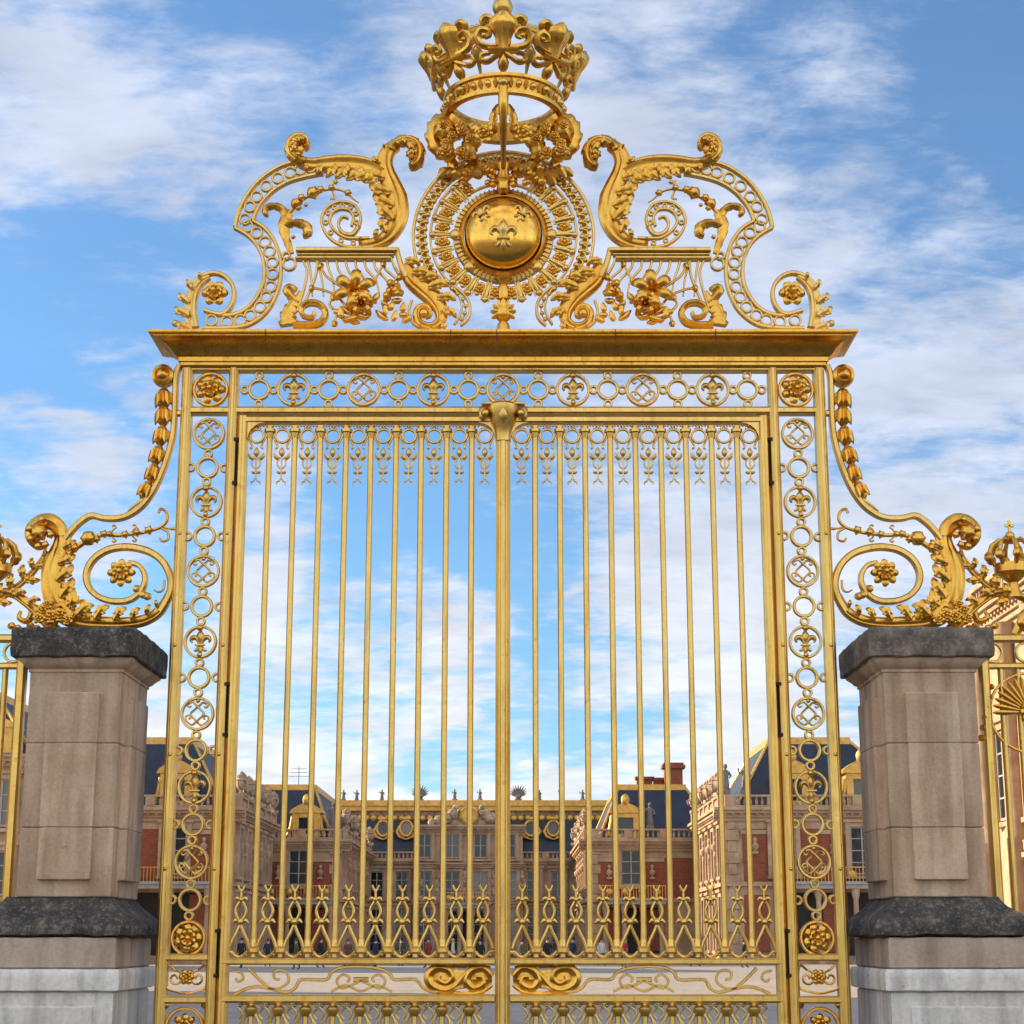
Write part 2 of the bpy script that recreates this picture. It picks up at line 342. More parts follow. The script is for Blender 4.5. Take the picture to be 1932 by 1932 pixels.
def relief(mb, path, wl, wr, bulge=.5, y0=0.0, th=.03, serr=0, amp=.35, veins=2, ns=8, lift=None):
    """carved leaf or band: domed front with veins, toothed edges, flat back"""
    n = len(path); nn = normals2(path); vs = []; fs = []; K = ns + 1
    for i, (p, q) in enumerate(zip(path, nn)):
        t = i / (n - 1); a, b = lerpl(wl, i, n), lerpl(wr, i, n); sz = (a + b) / 2
        tooth = (serr * t) % 1 if serr else 0
        k = 1 + amp * (tooth - .55) if serr else 1
        ly = lerpl(lift, i, n) if lift else 0
        for j in range(K):
            s = -1 + 2 * j / ns; e = abs(s) ** 1.5
            off = (s * b if s > 0 else s * a) * (1 + (k - 1) * e)
            y = y0 - ly - bulge * sz * (1 - s * s) - .10 * sz * math.cos(s * PI * veins) * (1 - abs(s))
            if serr: y -= .14 * sz * math.sin(tooth * 2 * PI) * e
            vs.append((p[0] + q[0] * off, y, p[1] + q[1] * off))
        for j in range(K):
            v = vs[-K]; vs.append((v[0], y0 - ly + th, v[2]))
    L = 2 * K
    for i in range(n - 1):
        for j in range(ns):
            a = i * L + j; fs.append((a, a + 1, a + L + 1, a + L)); fs.append((a + K, a + K + 1, a + K + L + 1, a + K + L))
        for j in (0, ns):
            a = i * L + j; fs.append((a, a + K, a + K + L, a + L))
    for i in (0, n - 1):
        for j in range(ns):
            a = i * L + j; fs.append((a, a + 1, a + K + 1, a + K))
    mb.add(vs, fs)
def flower(mb, cx, cz, y, r, n=6, layers=2, depth=.35, rot=0.0, core=.22):
    for l in range(layers):
        rr = r * (1 - .38 * l)
        for k in range(n):
            a = rot + 2 * PI * (k + .5 * l) / n; ca, sa = math.cos(a), math.sin(a)
            path = [(cx + ca * rr * t, cz + sa * rr * t) for t in (.1, .3, .5, .7, .88, 1)]
            w = rr * 2.3 / n
            relief(mb, path, [w * .3, w * .7, w, w, w * .75, w * .25], [w * .3, w * .7, w, w, w * .75, w * .25], .35,
                   y - l * r * depth * .55, r * .05, 0, 0, 1, 6, [0, r * depth * .15, r * depth * .35, r * depth * .45, r * depth * .4, r * depth * .15])
    ball(mb, (cx, y - r * depth * (.5 + .4 * layers), cz), r * core, (1, .8, 1), 10, 7, 6, .14, 'y')
def fleur(mb, cx, cz, h, y0=0.0, th=.02, xf=None):
    old = mb.xf
    if xf: mb.xf = xf
    q = lambda pts, n=5: cr([(cx + a * h, cz + b * h) for a, b in pts], n)
    w = lambda l: [a * h for a in l]
    c = w([.05, .085, .15, .17, .14, .07, .008])
    relief(mb, q([(0, -.12), (0, .05), (0, .22), (0, .36), (0, .5)]), c, c, .55, y0, th, 0, 0, 1)
    for s in (-1, 1):
        c = w([.035, .05, .085, .1, .09, .05, .02])
        relief(mb, q([(s * .05, -.12), (s * .1, .04), (s * .2, .17), (s * .32, .17), (s * .38, .06), (s * .33, -.03)]), c, c, .6, y0, th, 0, 0, 1)
        c = w([.05, .06, .06, .03, .01])
        relief(mb, q([(s * .04, -.16), (s * .1, -.27), (s * .2, -.36), (s * .26, -.32)]), c, c, .5, y0, th, 0, 0, 1)
    c = w([.05, .09, .09, .05, .005])
    relief(mb, q([(0, -.16), (0, -.3), (0, -.42), (0, -.52)]), c, c, .5, y0, th, 0, 0, 1)
    bar(mb, [(cx - .2 * h, cz - .14 * h), (cx + .2 * h, cz - .14 * h)], .075 * h, .16 * h, y0 - .03 * h)
    mb.xf = old
def spiral(cx, cz, r0, r1, a0, turns, n=40):
    return [(cx + (r0 + (r1 - r0) * t) * math.cos(a0 + turns * 2 * PI * t), cz + (r0 + (r1 - r0) * t) * math.sin(a0 + turns * 2 * PI * t)) for t in [i / n for i in range(n + 1)]]
def curl_leaf(mb, pts, w, y0=0.0, serr=7, bulge=.45, n=8, amp=.4, th=.03, lift=None):
    relief(mb, cr(pts, n), w, w, bulge, y0, th, serr, amp, 2, 8, lift)

def acanthus(mb, pts, wa, wb, nl, ln, y0=0.0, side=1, th=.05, n=10, veins=3, bulge=.5):
    """ribbed stem with overlapping toothed leaflets on one side, growing along the path"""
    if side > 0: wb = [q * 1.6 for q in wb]
    else: wa = [q * 1.6 for q in wa]
    path = cr(pts, n); relief(mb, path, wa, wb, bulge * .8, y0, th, 0, 0, veins, 14)
    m = len(path); nn = normals2(path)
    for i in range(nl):
        t = (i + .15) / nl; k = int(t * (m - 1)); p, q = path[k], nn[k]; T = (q[1], -q[0]); L = lerpl(ln, i, nl)
        nx, nz = q[0] * side, q[1] * side; b0 = (lerpl(wb if side > 0 else wa, k, m)) * .62
        f = lambda a, b: (p[0] + nx * (b0 + a * L) + T[0] * b * L, p[1] + nz * (b0 + a * L) + T[1] * b * L)
        L *= .92; w = [.16 * L, .28 * L, .34 * L, .34 * L, .22 * L, .01 * L]
        relief(mb, cr([f(-.12, -.25), f(.18, -.05), f(.46, .12), f(.70, .36), f(.84, .66)], 6), w, w, .26, y0 - .015 - .010 * (i % 2), .015, 3, .5, 2, 10, [.01, .018, .026, .03, .022, .0])
u = 1 / 235.0                                     # one photo unit at the gate, in metres
def Z3(a, b): return at(301.9 + .2865 * a, 226.4 + .2865 * b)
def Z2(a, b): return at(754.7 + .2083 * a, 301.9 + .2083 * b)
def Z1(a, b): return at(754.7 + .2083 * a, .2083 * b)
def ZL(a, b): return at(.2864 * a, 654 + .2864 * b)
def Z7(a, b): return at(276.7 + .3646 * a, 1660.3 + .3646 * b)
def PX(f, pts): return [f(*p) for p in pts]
k3 = .2865 * u * 1.02

# ------------------------------------------------------------------ ground
g = MB(); g.add([(-900, -700, 0), (900, -700, 0), (900, 1100, 0), (-900, 1100, 0)], [(0, 1, 2, 3)])
tag(g.build('ground', 'cobble'), None, None, None, 'structure')

m, t, b = newmat('dark_setts'); c = N(t, 'ShaderNodeTexCoord'); vz = N(t, 'ShaderNodeTexVoronoi'); vz.inputs['Scale'].default_value = 8; t.links.new(c.outputs['Object'], vz.inputs['Vector'])
t.links.new(ramp(t, vz.outputs['Color'], [(.2, (.085, .078, .07)), (.8, (.15, .138, .125))]), b.inputs['Base Color']); b.inputs['Roughness'].default_value = .8; bump(t, b, vz.outputs['Distance'], .5, .02)
M['setts'] = m
g = MB(); g.add([(-60, -60, .004), (60, -60, .004), (60, 3.0, .004), (-60, 3.0, .004)], [(0, 1, 2, 3)])
tag(g.build('forecourt_paving', 'setts'), None, None, None, 'structure')

# ------------------------------------------------------------------ palace
Y0, Y1, Y2 = 116.0, 137.0, 165.0
def frame_xf(ox, oy, ux, uy, nx, ny):
    return lambda a, n, z: (ox + ux * a + nx * n, oy + uy * a + ny * n, z)
def wbox(mb, a0, a1, n0, n1, z0, z1): box(mb, a0, a1, n0, n1, z0, z1)
def window(parent, xf, a, z0, z1, w, frame='white', arch=False, surround=True):
    m = MB(); m.xf = xf; hw = w / 2; t = .11
    if surround:
        s = MB(); s.xf = xf
        wbox(s, a - hw - .32, a - hw - .005, 0.0, .27, z0 - .1, z1 + .3); wbox(s, a + hw + .005, a + hw + .32, 0.0, .27, z0 - .1, z1 + .3)
        wbox(s, a - hw - .004, a + hw + .004, 0.0, .267, z1 + .003, z1 + .297); wbox(s, a - hw - .4, a + hw + .4, .0, .36, z0 - .3, z0 - .103)
        wbox(s, a - hw - .45, a + hw + .45, .0, .42, z1 + .303, z1 + .5)
        s.build('window_surround', 'cream', parent)
    for (p, q, r_, s_) in ((a - hw, a - hw + t, z0, z1), (a + hw - t, a + hw, z0, z1), (a - hw + t, a + hw - t, z0, z0 + t), (a - hw + t, a + hw - t, z1 - t, z1), (a - .05, a + .05, z0 + t, z1 - t)):
        wbox(m, p, q, .0, .12, r_, s_)
    nb = max(2, int((z1 - z0) / .8))
    for k in range(1, nb):
        zz = z0 + (z1 - z0) * k / nb
        wbox(m, a - hw + t, a - .05, .0, .10, zz - .035, zz + .035); wbox(m, a + .05, a + hw - t, .0, .10, zz - .035, zz + .035)
    o = m.build('window', frame, parent)
    p = MB(); p.xf = xf; wbox(p, a - hw + t, a + hw - t, .0, .05, z0 + t, z1 - t); p.build('pane', 'glass', o)
    return o
def balustrade(parent, xf, a0, a1, z0, z1, n0=.05, n1=.4):
    m = MB(); m.xf = xf; h = z1 - z0
    wbox(m, a0, a1, n0, n1, z0, z0 + .18 * h); wbox(m, a0, a1, n0 - .03, n1 + .03, z1 - .16 * h, z1)
    L = a1 - a0; npier = max(2, round(L / 3.2))
    for k in range(npier + 1):
        c = a0 + .35 + (L - .7) * k / npier; wbox(m, c - .33, c + .33, n0 - .015, n1 + .015, z0 + .18 * h, z1 - .16 * h)
    nb = int(L / .42)
    for k in range(nb):
        c = a0 + (k + .5) * L / nb
        lathe(m, [(.07, 0), (.12, .2 * h), (.12, .28 * h), (.06, .52 * h), (.09, .66 * h)], (c, (n0 + n1) / 2, z0 + .18 * h), (0, 0, 1), 6)
    return m.build('balustrade', 'cream', parent)
def cornice(parent, xf, a0, a1, z, mat='cream', name='cornice', k=1.0):
    m = MB(); m.xf = xf
    for (n1, z0, z1) in ((.18, -.95, -.703), (.34, -.7, -.423), (.62, -.42, -.203), (.8, -.2, 0)): wbox(m, a0 - n1 * .0, a1, -.05, n1 * k, z + z0 * k, z + z1 * k)
    nd = int((a1 - a0) / .55)
    for i in range(nd):
        c = a0 + (i + .5) * (a1 - a0) / nd; wbox(m, c - .11, c + .11, .0, .52 * k, z - .56 * k, z - .424 * k)
    return m.build(name, mat, parent)
def mansard(parent, x0, x1, y0, y1, z0, z1, il, ir, iy, ridge=True):
    m = MB(); m.add([(x0, y0, z0), (x1, y0, z0), (x1, y1, z0), (x0, y1, z0), (x0 + il, y0 + iy, z1), (x1 - ir, y0 + iy, z1), (x1 - ir, y1 - iy, z1), (x0 + il, y1 - iy, z1)],
          [(0, 1, 5, 4), (1, 2, 6, 5), (2, 3, 7, 6), (3, 0, 4, 7), (4, 5, 6, 7), (0, 1, 2, 3)])
    r_ = m.build('roof', 'slate', parent, ang=20)
    q = MB(); a, b, c, d = x0 + il, x1 - ir, y0 + iy, y1 - iy
    for (e, f_, z0_, z1_) in ((.2, .4, -.34, .0), (.1, .4, .003, .26)):
        box(q, a - e, b + e, c - e, c + f_, z1 + z0_, z1 + z1_); box(q, a - e, b + e, d - f_, d + e, z1 + z0_, z1 + z1_)
        box(q, a - e, a + f_, c + f_, d - f_, z1 + z0_, z1 + z1_); box(q, b - f_, b + e, c + f_, d - f_, z1 + z0_, z1 + z1_)
    n = int((b - a) / .9)
    for i in range(n + 1):
        cx = a + (b - a) * i / n; ball(q, (cx, c - .14, z1 - .5), .26, (1, .5, 1), 8, 6)
    for (p0, p1) in (((x0, y0, z0), (a, c, z1)), ((x1, y0, z0), (b, c, z1)), ((x1, y1, z0), (b, d, z1)), ((x0, y1, z0), (a, d, z1))):
        tube(q, [p0, tuple((i + j) / 2 for i, j in zip(p0, p1)), p1], .13, 6)
    q.build('roof_trim', 'leadgold', r_); return r_
def dormer(parent, xf, a, z0, z1, w):
    m = MB(); m.xf = xf; h = z1 - z0; hw = w / 2
    wbox(m, a - hw, a - hw * .55, -2.2, .2, z0, z0 + .68 * h); wbox(m, a + hw * .55, a + hw, -2.2, .2, z0, z0 + .68 * h)
    wbox(m, a - hw * .55, a + hw * .55, -2.2, .197, z0 + .56 * h, z0 + .677 * h); wbox(m, a - hw * .55, a + hw * .55, -2.2, .19, z0, z0 + .1 * h)
    pts = [(a - hw * 1.25, z0 + .683 * h), (a + hw * 1.25, z0 + .683 * h), (a + hw * 1.1, z0 + .78 * h), (a + hw * .6, z0 + .9 * h), (a + hw * .25, z0 + .95 * h), (a, z0 + 1.0 * h),
           (a - hw * .25, z0 + .95 * h), (a - hw * .6, z0 + .9 * h), (a - hw * 1.1, z0 + .78 * h)]
    prism(m, pts, -1.8, .32)
    ball(m, (a, .1, z0 + 1.04 * h), .16 * w, (1, 1, 1.5), 8, 6)
    for s in (-1, 1):
        tube(m, [(a + s * hw * 1.02, .1, z0 + .6 * h), (a + s * hw * 1.12, .1, z0 + .3 * h), (a + s * hw * 1.3, .1, z0 + .06 * h), (a + s * hw * 1.1, .1, z0 + .05 * h)], [.05 * w, .06 * w, .08 * w, .04 * w], 6)
    o = m.build('dormer', 'leadgold', parent)
    p = MB(); p.xf = xf; wbox(p, a - hw * .55, a + hw * .55, -1.2, .02, z0 + .1 * h, z0 + .56 * h); p.build('pane', 'glass', o); return o
def oeil(parent, xf, a, z, r):
    m = MB(); m.xf = xf
    n = 20
    pth = [(a + r * math.cos(2 * PI * k / n), .15, z + r * 1.2 * math.sin(2 * PI * k / n)) for k in range(n)]
    tube(m, pth, .22 * r, 8, True)
    ball(m, (a, .15, z + 1.55 * r), .45 * r, (1.6, .8, .8), 8, 6)
    for s in (-1, 1): tube(m, [(a + s * r, .15, z + .4 * r), (a + s * 1.5 * r, .15, z - .5 * r), (a + s * 1.05 * r, .15, z - 1.3 * r), (a, .15, z - 1.75 * r)], [.25 * r, .3 * r, .3 * r, .15 * r], 6)
    o = m.build('round_dormer', 'leadgold', parent)
    p = MB(); p.xf = xf; prism(p, [(a + .85 * r * math.cos(2 * PI * k / n), z + 1.05 * r * math.sin(2 * PI * k / n)) for k in range(n)], -.6, .1); p.build('pane', 'glass', o)
def quoin(mb, a0, a1, z0, z1, n1=.14, step=.8):
    z = z0; i = 0
    while z < z1 - .05:
        e = min(z1, z + step - .05); d = .0 if i % 2 else .22
        wbox(mb, a0 - d, a1 + d, .0, n1 + (.001 if i % 2 else 0), z, e); z += step; i += 1
def bust(parent, xf, a, z, s=1.0):
    m = MB(); m.xf = xf
    wbox(m, a - .3 * s, a + .3 * s, .0, .4 * s, z - .25 * s, z)
    lathe(m, [(.2 * s, 0), (.12 * s, .1 * s), (.34 * s, .3 * s), (.4 * s, .62 * s), (.16 * s, .85 * s), (.14 * s, .95 * s)], (a, .25 * s, z), (0, 0, 1), 10)
    ball(m, (a, .25 * s, z + 1.15 * s), .23 * s, (1, 1, 1.25), 10, 8)
    m.build('wall_bust', 'cream', parent)
def balcony(parent, xf, a0, a1, z, depth=1.4):
    m = MB(); m.xf = xf
    wbox(m, a0, a1, .0, depth, z - .5, z - .2); wbox(m, a0 - .12, a1 + .12, .0, depth + .12, z - .197, z)
    o = m.build('balcony', 'white', parent)
    r_ = MB(); r_.xf = xf
    wbox(r_, a0, a1, depth - .08, depth - .02, z + .95, z + 1.02)
    k = int((a1 - a0) / .24)
    for i in range(k + 1):
        c = a0 + .03 + (a1 - a0 - .06) * i / k; wbox(r_, c - .025, c + .025, depth - .07, depth - .03, z + .003, z + .947)
    for i in range(4):
        c = a0 + (a1 - a0) * (i + .5) / 4; ball(r_, (c, depth - .05, z + .5), .28, (1, .3, 1), 8, 6)
    r_.build('railing', 'leadgold', o)
    for i in range(4):
        c = a0 + .35 + (a1 - a0 - .7) * i / 3; q = MB(); q.xf = xf
        lathe(q, [(.3, 0), (.3, .2), (.23, .3), (.22, 1.5), (.18, z - 1.3), (.29, z - .9), (.32, z - .503)], (c, depth - .4, 0), (0, 0, 1), 12)
        q.build('column', 'cream', o)
    d = MB(); d.xf = xf; wbox(d, a0 + .4, a1 - .4, .0, .06, .1, z - .75); d.build('balcony_shade', 'dark', o)  # wide dark panel painting in the shade below the balcony

def block(name, label, x0, x1, yf, yb, ze, zb, zr, il, ir, iy, court, win, bricks, dorm, balc=None, zf=5.6, brick_z=None, win_z=None, side=True):
    """one wing of the palace: walls, cornice, balustrade, slate roof; front faces the camera, the court side has its own elevation"""
    xc = (x0 + x1) / 2; b = thing(name, (xc, (yf + yb) / 2, 0), label, 'palace wing')
    w = MB(); box(w, x0, x1, yf, yb, 0, ze - .05); w.build('wall', 'cream', b)
    F = frame_xf(0, yf, 1, 0, 0, -1)
    cs = x1 if court > 0 else x0
    # court side: coordinate runs with +y, outward is towards the court
    Cx = frame_xf(cs, 0, 0, 1, court, 0)
    cornice(b, F, x0 - .8, x1 + .8, ze)
    cornice(b, Cx, yf - .0, yb, ze, name='cornice')
    balustrade(b, F, x0, x1, ze + .003, zb)
    balustrade(b, Cx, yf, yb, ze + .003, zb)
    mansard(b, x0 + .9, x1 - .9, yf + .9, yb - .9, ze + .004, zr, il, ir, iy)
    trim = MB(); trim.xf = F
    for (a0, a1) in ((x0, x0 + 1.0), (x1 - 1.0, x1)): quoin(trim, a0 + .23, a1 - .23, .6, ze - .98)
    wbox(trim, x0 - .1, x1 + .1, .0, .3, zf - .3, zf); wbox(trim, x0 - .08, x1 + .08, .0, .2, 0, .58)
    trim.xf = Cx
    wbox(trim, yf + .0, yb, .0, .29, zf - .29, zf - .01); wbox(trim, yf, yb, .0, .19, 0, .57)
    trim.build('stone_trim', 'cream', b)
    bz0, bz1 = brick_z
    m = MB(); m.xf = F; wbox(m, x0 + 1.3, x1 - 1.3, .0, .035, zf + .05, ze - 1.5); m.build('brick_field', 'brick', b)
    for (a0, a1) in bricks:
        m = MB(); m.xf = F; wbox(m, a0, a1, .0, .07, bz0, bz1); m.build('brick_panel', 'brick', b)
        e = MB(); e.xf = F
        wbox(e, a0 - .12, a1 + .12, .0, .14, bz1 + .003, bz1 + .3); e.build('panel_cap', 'cream', b)
        m2 = MB(); m2.xf = F; wbox(m2, a0, a1, .0, .07, .8, zf - .9); m2.build('brick_panel', 'brick', b)
        bust(b, F, (a0 + a1) / 2, bz0 + (bz1 - bz0) * .4, .7)
    for a in win: window(b, F, a, win_z[0], win_z[1], 1.7)
    for a in dorm: dormer(b, F, a, ze + .15, ze + (zr - ze) * .66, 2.3)
    if balc: balcony(b, F, balc[0], balc[1], zf)
    if side:
        L = yb - yf; k = max(2, round(L / 4.2))
        for i in range(k):
            c = yf + (i + .5) * L / k
            window(b, Cx, c, win_z[0], win_z[1], 1.5); window(b, Cx, c, 1.0, zf - 1.0, 1.5)
            if i < k - 1:
                q = MB(); q.xf = Cx; quoin(q, c + L / k / 2 - .3, c + L / k / 2 + .3, .6, ze - .98, .12); q.build('pilaster_strip', 'cream_carved', b)
                bust(b, Cx, c + L / k / 2, zf + 2.2, .9)
    return b
def X(px, Y, py=1600): return xat(px, py, Y)
def Z(py, Y): return zat(py, Y)
# nearest pair of wings
ze0, zb0, zr0 = Z(1524, Y0), Z(1500, Y0), Z(1398, Y0 + 5)
xl0 = X(441, Y0); xr0 = X(1368, Y0)
block('palace_wing', 'shaded nearer palace wing left of the court, seen through the left pilaster', xl0 - 15, xl0, Y0, Y1 - .9, ze0, zb0, zr0, 5, 3.2, 4, 1,
      [xl0 - 4.2 - 5.6 * k for k in range(2)], [(xl0 - 3.0 - 5.6 * k, xl0 - 1.25 - 5.6 * k) for k in range(2)], [xl0 - 4.3, xl0 - 9.6], (xl0 - 10, xl0 - 1.2), Z(1664, Y0), (Z(1628, Y0), Z(1574, Y0)), (Z(1650, Y0), Z(1560, Y0)))
block('palace_wing', 'nearer palace wing right of the court, sunlit side wall and tall gold-ridged slate roof', xr0, xr0 + 16, Y0, Y1 - .9, ze0, zb0, zr0, 3.2, 5, 4, -1,
      [xr0 + 4.2 + 5.6 * k for k in range(2)], [(xr0 + 1.25 + 5.6 * k, xr0 + 3.0 + 5.6 * k) for k in range(2)], [xr0 + 5.0, xr0 + 10], (xr0 + 3.4, xr0 + 12), Z(1664, Y0), (Z(1628, Y0), Z(1574, Y0)), (Z(1650, Y0), Z(1560, Y0)))
# second pair
ze1, zb1, zr1 = Z(1584, Y1), Z(1564, Y1), Z(1486, Y1 + 5)
xl1 = X(645, Y1); xr1 = X(1110, Y1)
bz = (Z(1674, Y1), Z(1626, Y1)); wz = (Z(1670, Y1), Z(1604, Y1))
wl1 = X(565, Y1)
block('palace_pavilion', 'left brick pavilion with gold dormer and balcony, seen through the left gate leaf', xl1 - 12.6, xl1, Y1, Y2 - .9, ze1, zb1, zr1, 3, 2.0, 4, 1,
      [wl1], [(X(505, Y1), X(547, Y1)), (X(583, Y1), X(628, Y1))], [X(577, Y1)], (X(500, Y1), X(636, Y1)), Z(1695, Y1), bz, wz)
wr1 = X(1190, Y1)
bp = block('palace_pavilion', 'right brick pavilion with gold dormer and tall chimney, seen through the right gate leaf', xr1, xr1 + 12.5, Y1, Y2 - .9, ze1, zb1, zr1, 2.0, 3, 4, -1,
      [wr1], [(X(1126, Y1), X(1171, Y1)), (X(1209, Y1), X(1250, Y1))], [X(1181, Y1)], (X(1132, Y1), X(1252, Y1)), Z(1695, Y1), bz, wz)
c = MB(); cxm = X(1273, Y1 + 12); zz = Z(1440, Y1 + 12)
box(c, cxm - .8, cxm + .8, Y1 + 11.4, Y1 + 12.8, zr1 - 1, zz - .5); box(c, cxm - 1.05, cxm + 1.05, Y1 + 11.2, Y1 + 13, zz - .497, zz - .2); box(c, cxm - .9, cxm + .9, Y1 + 11.3, Y1 + 12.9, zz - .197, zz)
c.build('chimney', 'brick', bp)
for (px, py, w_) in ((1218, 1466, .7), (1246, 1468, .5)):
    c = MB(); cxm = X(px, Y1 + 13); zz = Z(py, Y1 + 13); box(c, cxm - w_, cxm + w_, Y1 + 12.6, Y1 + 13.6, zr1 - 1, zz - .25); box(c, cxm - w_ - .15, cxm + w_ + .15, Y1 + 12.45, Y1 + 13.75, zz - .247, zz)
    c.build('chimney', 'brick', bp)
# far end of the court
xa, xb = X(612, Y2), X(1152, Y2)
cb = thing('palace_central_block', ((xa + xb) / 2, Y2 + 6, 0), 'far central palace front closing the court, clock pediment and gold roof cornice', 'palace')
zc, zt, zu = Z(1622, Y2), Z(1530, Y2 + 3), Z(1511, Y2 + 3)
w = MB(); box(w, xa, xb, Y2, Y2 + 12, 0, zc - .05); w.build('wall', 'cream', cb)
F = frame_xf(0, Y2, 1, 0, 0, -1)
cornice(cb, F, xa, xb, zc); balustrade(cb, F, xa, xb, zc + .003, Z(1607, Y2))
m = MB(); zs = Z(1547, Y2 + 2.6)
m.add([(xa, Y2 + .9, zc + .004), (xb, Y2 + .9, zc + .004), (xb, Y2 + 11.6, zc + .004), (xa, Y2 + 11.6, zc + .004), (xa, Y2 + 2.8, zs), (xb, Y2 + 2.8, zs), (xb, Y2 + 10, zs), (xa, Y2 + 10, zs)],
      [(0, 1, 5, 4), (1, 2, 6, 5), (2, 3, 7, 6), (3, 0, 4, 7), (4, 5, 6, 7), (0, 1, 2, 3)])
rf = m.build('roof', 'slate', cb, ang=20)
m = MB(); box(m, xa, xb, Y2 + 3, Y2 + 10, zs + .003, zt - .003); m.build('attic_band', 'cream_carved', cb)
m = MB(); box(m, xa - .3, xb + .3, Y2 + 2.4, Y2 + 10.5, zt, zt + .45 * (zu - zt)); box(m, xa - .5, xb + .5, Y2 + 2.1, Y2 + 10.8, zt + .453 * (zu - zt), zu)
k = 40
for i in range(k): 
    c = xa + (i + .5) * (xb - xa) / k; ball(m, (c, Y2 + 2.75, zs + .2), .32, (1, .5, 1.1), 8, 6)
m.build('gilded_cornice', 'leadgold', rf)
for px in (718, 762, 1000, 1043): oeil(cb, frame_xf(0, Y2 + 1.75, 1, 0, 0, -1), X(px + 2, Y2), Z(1561, Y2), .62)
# projecting middle with three bays
xm0, xm1 = X(787, Y2), X(986, Y2)
m = MB(); box(m, xm0, xm1, Y2 - 1.2, Y2 + 2, 0, Z(1562, Y2)); m.build('middle_bay', 'cream', cb)
F2 = frame_xf(0, Y2 - 1.2, 1, 0, 0, -1)
cornice(cb, F2, xm0 - .3, xm1 + .3, Z(1558, Y2)); cornice(cb, F2, xm0 - .2, xm1 + .2, Z(1629, Y2), k=.8)
for px in (802, 854, 907, 960):
    a = X(px, Y2); window(cb, F2, a, Z(1620, Y2), Z(1574, Y2), 1.35)
    window(cb, F2, a, Z(1695, Y2), Z(1645, Y2), 1.5); window(cb, F2, a, .6, Z(1712, Y2), 1.5)
for px in (790, 828, 880, 934, 983):
    q = MB(); q.xf = F2; quoin(q, X(px, Y2) - .28, X(px, Y2) + .28, Z(1705, Y2), Z(1634, Y2), .15); q.build('pilaster_strip', 'cream_carved', cb)
for px in (712, 759, 1006, 1052):
    a = X(px, Y2); window(cb, F, a, Z(1695, Y2), Z(1644, Y2), 1.3); window(cb, F, a, .6, Z(1714, Y2), 1.3)
balcony(cb, F2, X(838, Y2), X(924, Y2), Z(1705, Y2), 1.3)
# clock pediment
m = MB(); yq = Y2 - 1.1; xc_, zc_ = X(885, Y2), Z(1540, Y2)
prism(m, [(X(815, Y2), Z(1557, Y2)), (X(955, Y2), Z(1557, Y2)), (X(925, Y2), Z(1545, Y2)), (X(903, Y2), Z(1530, Y2)), (X(867, Y2), Z(1530, Y2)), (X(845, Y2), Z(1545, Y2))], yq - .3, yq + .9)
for s in (-1, 1):
    for (dx, dz, r_) in ((1.6, .1, .55), (2.2, -.3, .6), (2.9, -.5, .5), (1.3, .75, .3), (3.6, -.7, .4)): ball(m, (xc_ + s * dx, yq - .4, zc_ + dz), r_, (1.1, .7, 1), 8, 6)
    tube(m, [(xc_ + s * 1.6, yq - .6, zc_ + .4), (xc_ + s * 1.2, yq - .8, zc_ + .1), (xc_ + s * .95, yq - .7, zc_ + .5)], .16, 6)
pd = m.build('clock_pediment', 'cream_carved', cb)
m = MB(); lathe(m, [(.95, 0), (.95, .2), (.75, .26), (.72, .12)], (xc_, yq - .35, zc_), (0, -1, 0), 20); m.build('clock_ring', 'leadgold', pd)

# tall sunlit wing close on the right
YR0, YR1 = 34.0, 66.0; xw = 21.2
rw = thing('palace_side_wing', (xw + 7, (YR0 + YR1) / 2, 0), 'tall pale sunlit palace wing with columns at the right edge beyond the fence', 'palace wing')
zh = Z(1140, 62)
m = MB(); box(m, xw, xw + 14, YR0, YR1, 0, zh - .05); m.build('wall', 'cream', rw)
Cw = frame_xf(xw, 0, 0, 1, -1, 0); Fw = frame_xf(0, YR0, 1, 0, 0, -1); Bw = frame_xf(0, YR1, 1, 0, 0, 1)
cornice(rw, Cw, YR0, YR1, zh); cornice(rw, Fw, xw - .8, xw + 14, zh); balustrade(rw, Cw, YR0, YR1, zh + .003, zh + 1.3)
mansard(rw, xw + 1, xw + 13, YR0 + 1, YR1 - 1, zh + .004, zh + 4.2, 3, 3, 3)
for i in range(7):
    c = YR0 + 2.6 + i * 4.4
    window(rw, Cw, c, 1.2, 4.6, 1.8); window(rw, Cw, c, 6.6, 10.4, 1.8)
    q = MB(); q.xf = Cw
    lathe(q, [(.55, 0), (.55, .3), (.42, .5), (.4, 2.5), (.34, zh - 7.6), (.5, zh - 7.2), (.55, zh - 6.75)], (c + 2.2, .3, 5.7), (0, 0, 1), 16)
    wbox(q, c + 1.6, c + 2.8, .0, .9, 0, 5.697)
    q.build('column', 'cream', rw)
m = MB(); m.xf = Cw; wbox(m, YR0, YR1, .0, .3, 5.2, 5.6); m.build('string_course', 'cream', rw)

# wing flanking the court on the left, out of the picture; it throws the shade the gate stands in
lw = thing('palace_side_wing', (-30, 24, 0), 'long palace wing flanking the court on the left, beyond the picture edge', 'palace wing')
m = MB(); box(m, -36, -21, 2, 50, 0, 15); m.build('wall', 'cream', lw)
Lw = frame_xf(-21, 0, 0, 1, 1, 0); cornice(lw, Lw, 2, 50, 15.05); mansard(lw, -35.5, -21.5, 2.5, 49.5, 15.06, 20.5, 4.5, 4.5, 4)
for i in range(10): window(lw, Lw, 4.5 + i * 4.7, 1.2, 4.6, 1.8); window(lw, Lw, 4.5 + i * 4.7, 7, 11.5, 1.8)
